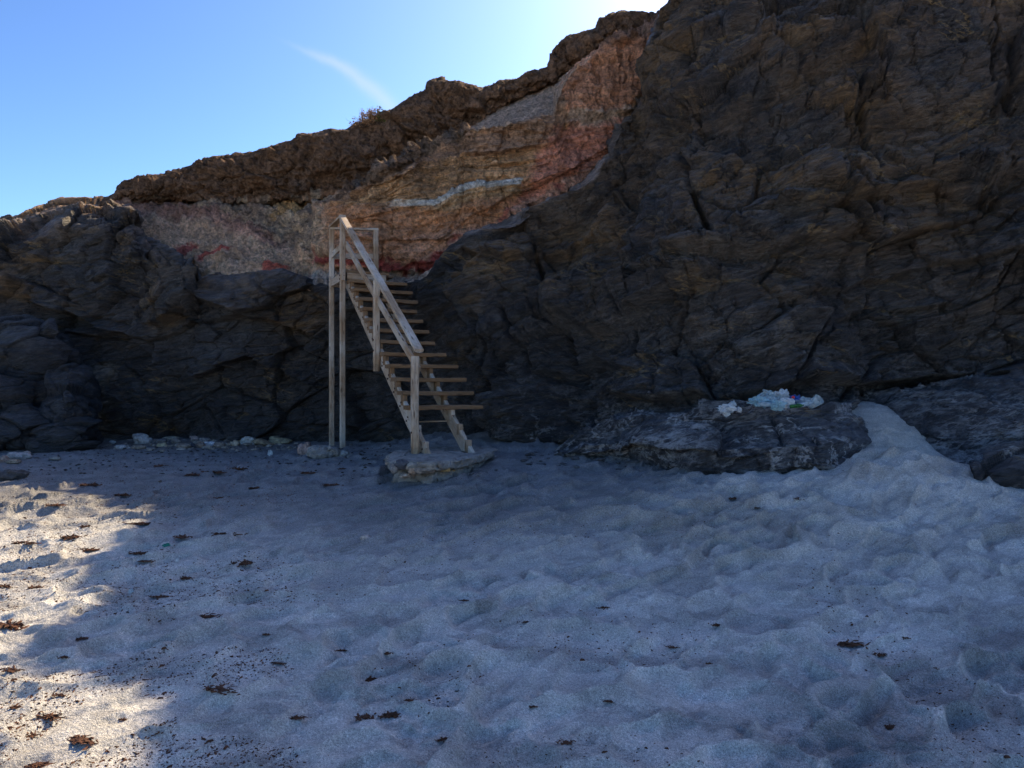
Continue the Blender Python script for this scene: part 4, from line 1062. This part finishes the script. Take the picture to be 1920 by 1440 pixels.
# ------------------------------------------------------------------ seaweed
def weed_mesh(name, seed, n, spread):
    n = int(n*1.5)
    r = np.random.default_rng(seed); V, F = [], []
    for i in range(n):
        a = r.uniform(0, 6.28); rad = abs(r.normal())*spread*.38
        p = np.array([rad*math.cos(a)*1.5, rad*math.sin(a)*.8, .004]); d = r.uniform(0, 6.28); L = r.uniform(.03, .09); wv = r.uniform(.005, .013); el = r.uniform(-.1, 1.0)
        m = 5; b = len(V)
        for j in range(m):
            sd_ = np.array([-math.sin(d), math.cos(d), r.normal()*.4])*wv*(1.1-abs(j/(m-1)-.4))
            V += [p-sd_, p+sd_, p+np.array([0, 0, wv*.8])]
            p = p+np.array([math.cos(d)*math.cos(el), math.sin(d)*math.cos(el), math.sin(el)])*L/m; d += r.normal()*.5; el -= r.uniform(0, .5)
            p[2] = max(p[2], .002)
        for j in range(m-1):
            q = b+3*j; F += [(q, q+3, q+5, q+2), (q+2, q+5, q+4, q+1), (q+1, q+4, q+3, q)]
    me = bpy.data.meshes.new(name); me.from_pydata([tuple(map(float, v)) for v in V], [], F); me.materials.append(M['weed']); me.update(); return me
WM = [weed_mesh('seaweed', 200+i, 46, .09) for i in range(6)]
def weed(px, py, wpx, label, group=None, i=0):
    p = on_ground(px, py); z = float(sand_z(p.x, p.y)[0])
    o = bpy.data.objects.new('seaweed_clump', WM[i % 6]); col.objects.link(o); s = wpx*p.y/1280/.19
    o.location = (p.x, p.y, z+.004); o.rotation_euler = (0, 0, random.uniform(-.4, .4)+(3.14 if i % 2 else 0)); o.scale = (s*random.uniform(.9, 1.7), s*random.uniform(.6, 1.1), min(s, 1.8)*random.uniform(.5, .9))
    tag(o, label, 'seaweed', group)
NAMED = [(20,1175,50,'largest rusty seaweed clump on the sunlit sand at the left edge'),(268,985,44,'rusty seaweed clump just inside the sunlit tongue nearest the shadow'),
 (160,992,28,'small rusty clump left of the sunlit tongue'),(48,1024,32,'rusty clump near the left edge above the middle of the lit sand'),(132,1015,38,'rusty clump right of centre on the upper lit sand'),
 (168,1030,34,'rusty clump just below the one at the centre of the lit sand'),(67,1101,30,'dark rusty clump standing on a small lit hump'),(92,1350,36,'rusty clump on the lit sand near the bottom left'),
 (155,1395,50,'dark clump straddling the shadow edge near the bottom'),(415,1308,44,'dark clump in the shade just right of the lower lit patch'),(692,1265,40,'black brown clump highest of the three in the foreground shade'),
 (724,1227,24,'small brown clump above the foreground shade clumps'),(683,1345,44,'long dark clump lowest left of the foreground shade clumps'),(730,1340,42,'dark clump lowest right of the foreground shade clumps'),
 (385,1162,40,'dark clump in the left middle shade on a crest'),(425,1010,34,'rusty dark clump in the shade above the left middle'),(455,1062,38,'dark strand clump right of the tiny white scrap'),
 (340,1008,36,'dark clump beside the mint green scrap'),(625,911,26,'reddish clump left of the concrete footing'),(1345,1178,24,'dark clump in the right half of the sand'),
 (1595,1215,40,'dark clump low in a hollow on the right'),(1670,1362,26,'sprig of dark weed near the bottom right'),(1132,1138,16,'small dark clump right of centre')]
for i, (a, b, c, d) in enumerate(NAMED): weed(a, b, c, d, 'seaweed clumps on the sand', i)
MARKS = [(570, 848, 'the round pinkish rock'), (640, 850, 'the tall stair posts'), (820, 880, 'the concrete footing'), (395, 838, 'the row of stones'), (8, 893, 'the dark rock at the left edge'),
         (1400, 890, 'the long low rock'), (1690, 850, 'the sand chute'), (686, 1014, 'the lone pinkish stone'), (323, 1030, 'the mint green scrap'), (507, 850, 'the white paper scrap'), (1880, 900, 'the small rock at the right edge'),
         (246, 1110, 'the clear plastic scrap'), (20, 1175, 'the largest rusty clump'), (692, 1265, 'the black brown foreground clump'), (1345, 1178, 'the dark clump right of centre'), (1595, 1215, 'the dark clump low in a hollow'),
         (1670, 1362, 'the sprig near the bottom right'), (415, 1308, 'the dark clump beside the lower lit patch'), (455, 1062, 'the dark strand clump'), (1132, 1138, 'the small dark clump right of centre'), (385, 1162, 'the dark clump on the crest'), (155, 1395, 'the clump on the shadow edge'), (960, 1440, 'the bottom edge of the picture'), (0, 1300, 'the left edge of the picture')]
used = set()
def place_words(a, b):
    for q in sorted(MARKS, key=lambda t: (t[0]-a)**2+(1.6*(t[1]-b))**2):
        dx, dy = a-q[0], b-q[1]; far_ = math.hypot(dx, dy)
        near = 'just ' if far_ < 70 else ('far ' if far_ > 230 else '')
        w_ = ('right of' if dx > 0 else 'left of') if abs(dx) > 1.3*abs(dy) else ('in front of' if dy > 0 else 'behind')
        if abs(dx) > .45*abs(dy) and abs(dy) > .45*abs(dx): w_ = ('front ' if dy > 0 else 'back ')+('right of' if dx > 0 else 'left of')
        t = near+w_+' '+q[2]
        if t not in used: used.add(t); return t
for i, (a, b, c) in enumerate([(100,948,34),(105,960,26),(210,1160,24),(180,1105,22),(150,1200,26),(20,1260,30),(110,1310,24),(70,1425,36),(190,1275,20),(30,1330,26),(230,1345,18),(60,1385,30),(10,1100,26),(120,1245,24)]):
    weed(a, b, c, 'small rusty clump '+place_words(a, b), 'small seaweed clumps on the lit sand', i)
for i, (a, b, c) in enumerate([(170,910,30),(400,889,30),(360,893,30),(580,890,24),(640,880,20),(300,875,26),(230,930,30),(420,935,22),(520,1240,20),(560,1345,22),(830,1390,20),(1060,1400,22),(1000,1330,16),(985,1170,14),
   (1370,925,22),(1420,945,16),(1500,935,22),(1260,1215,16),(1700,1200,16),(1140,1320,18),(1560,1150,16),(790,1200,16),(870,1130,14),(445,880,30),(480,915,24),(260,1040,26),(275,1055,22),(350,1085,22),(300,1120,26),(1650,1230,26),(1330,1250,14),(640,1210,18),(770,1330,22),(500,1190,16)]):
    weed(a, b, c, 'small dark clump '+place_words(a, b), 'small seaweed clumps on the shaded sand', i)
def bits():
    r = np.random.default_rng(77); n = 20000
    px = np.where(r.random(n) < .72, r.uniform(-30, 560, n), r.uniform(500, 1950, n)); t = r.random(n)**1.3; py = 860+t*600
    d = np.interp(py, [812, 840, 870, 900, 950, 1000, 1100, 1200, 1300, 1440, 1500], [13.4, 10.5, 8.6, 7.4, 6.5, 5.8, 4.8, 4.1, 3.6, 2.95, 2.6])
    x = (px-960)/1280*d; y = d
    keep = perlin(np.stack([x*1.1, y*1.1, x*0], 1), 400) > np.where(px < 330, -.15, np.where(px < 620, .10, .20))
    x, y = x[keep], y[keep]; n = len(x); z = sand_z(x, y)
    L = r.uniform(.0025, .0085, n)*np.where(r.random(n) < .05, 2.0, 1); a = r.uniform(0, math.pi, n); wd = L*r.uniform(.15, .5, n)
    ux, uy = np.cos(a)*L, np.sin(a)*L; vx, vy = -np.sin(a)*wd, np.cos(a)*wd; hh = wd*.9+.001
    c = np.stack([x, y, z-.001], 1)
    V = np.stack([c+np.stack([-ux-vx, -uy-vy, 0*x], 1), c+np.stack([ux-vx, uy-vy, 0*x], 1), c+np.stack([ux+vx, uy+vy, 0*x], 1), c+np.stack([-ux+vx, -uy+vy, 0*x], 1),
                  c+np.stack([-ux*.6, -uy*.6, hh*1.6], 1), c+np.stack([ux*.6, uy*.6, hh*1.3], 1)], 1).reshape(-1, 3)
    f = np.array([(0, 1, 5, 4), (1, 2, 5, 5), (2, 3, 4, 5), (3, 0, 4, 4)])
    F = []
    for i in range(n):
        b = 6*i; F += [(b, b+1, b+5, b+4), (b+1, b+2, b+5), (b+2, b+3, b+4, b+5), (b+3, b, b+4)]
    o = tri_mesh('seaweed_bits', V, F, M['weed']); tag(o, 'tiny dry bits of seaweed scattered over the whole beach', 'seaweed', kind='stuff')
bits()

# ------------------------------------------------------------------ shrub on the ridge
def shrub():
    p = W(np.array(700), np.array(234), 15.2); root = bpy.data.objects.new('dry_shrub', None); col.objects.link(root); root.location = p
    tag(root, 'dry rusty shrub growing on the skyline of the brown ridge', 'shrub')
    r = np.random.default_rng(3); TV, TF, LV, LF, GV, GF = [], [], [], [], [], []
    def twig(a, b, r0, r1):
        a, b = np.array(a), np.array(b); d = b-a; d /= np.linalg.norm(d); u = np.cross(d, [0, 1, .1]); u /= np.linalg.norm(u); v = np.cross(d, u); k = len(TV)
        for q, rr in ((a, r0), (b, r1)):
            for i in range(3): t = i*2.094; TV.append(q+rr*(u*math.cos(t)+v*math.sin(t)))
        for i in range(3): j = (i+1) % 3; TF.append((k+i, k+j, k+3+j, k+3+i))
    for i in range(46):
        x0 = r.uniform(-.30, .22); ang = r.uniform(-1.1, .7)-(.3 if x0 < -.1 else 0); p0 = np.array([x0, r.uniform(-.12, .15), .28*x0-.03]); rr = .010
        for s in range(5):
            L = r.uniform(.05, .11); q = p0+np.array([math.sin(ang)*L, r.normal()*.03, math.cos(ang)*L]); twig(p0, q, rr, rr*.7)
            for k in range(2):
                a2 = ang+r.normal()*.9; e = q+np.array([math.sin(a2), r.normal()*.5, math.cos(a2)])*r.uniform(.03, .07); twig(q, e, rr*.5, rr*.3)
                if r.random() < (.95 if x0 > -.16 else .25):
                    for _ in range(9):
                        c = e+r.normal(size=3)*.022; u = r.normal(size=3)*.011; v = r.normal(size=3)*.011
                        VV, FF = (GV, GF) if e[0] > .12 and r.random() < .8 else (LV, LF)
                        m = len(VV); VV += [c-u, c+v, c+u, c-v]; FF.append((m, m+1, m+2, m+3))
            p0 = q; rr *= .72; ang += r.normal()*.35
    tri_mesh('branches', TV, TF, M['twig'], parent=root); tri_mesh('foliage', LV, LF, M['leaf'], parent=root)
    root.scale = (.85, .85, .8)
    if GV: o = tri_mesh('foliage', GV, GF, M['leafg'], parent=root); o['label'] = 'olive green leaves at the right end'
shrub()
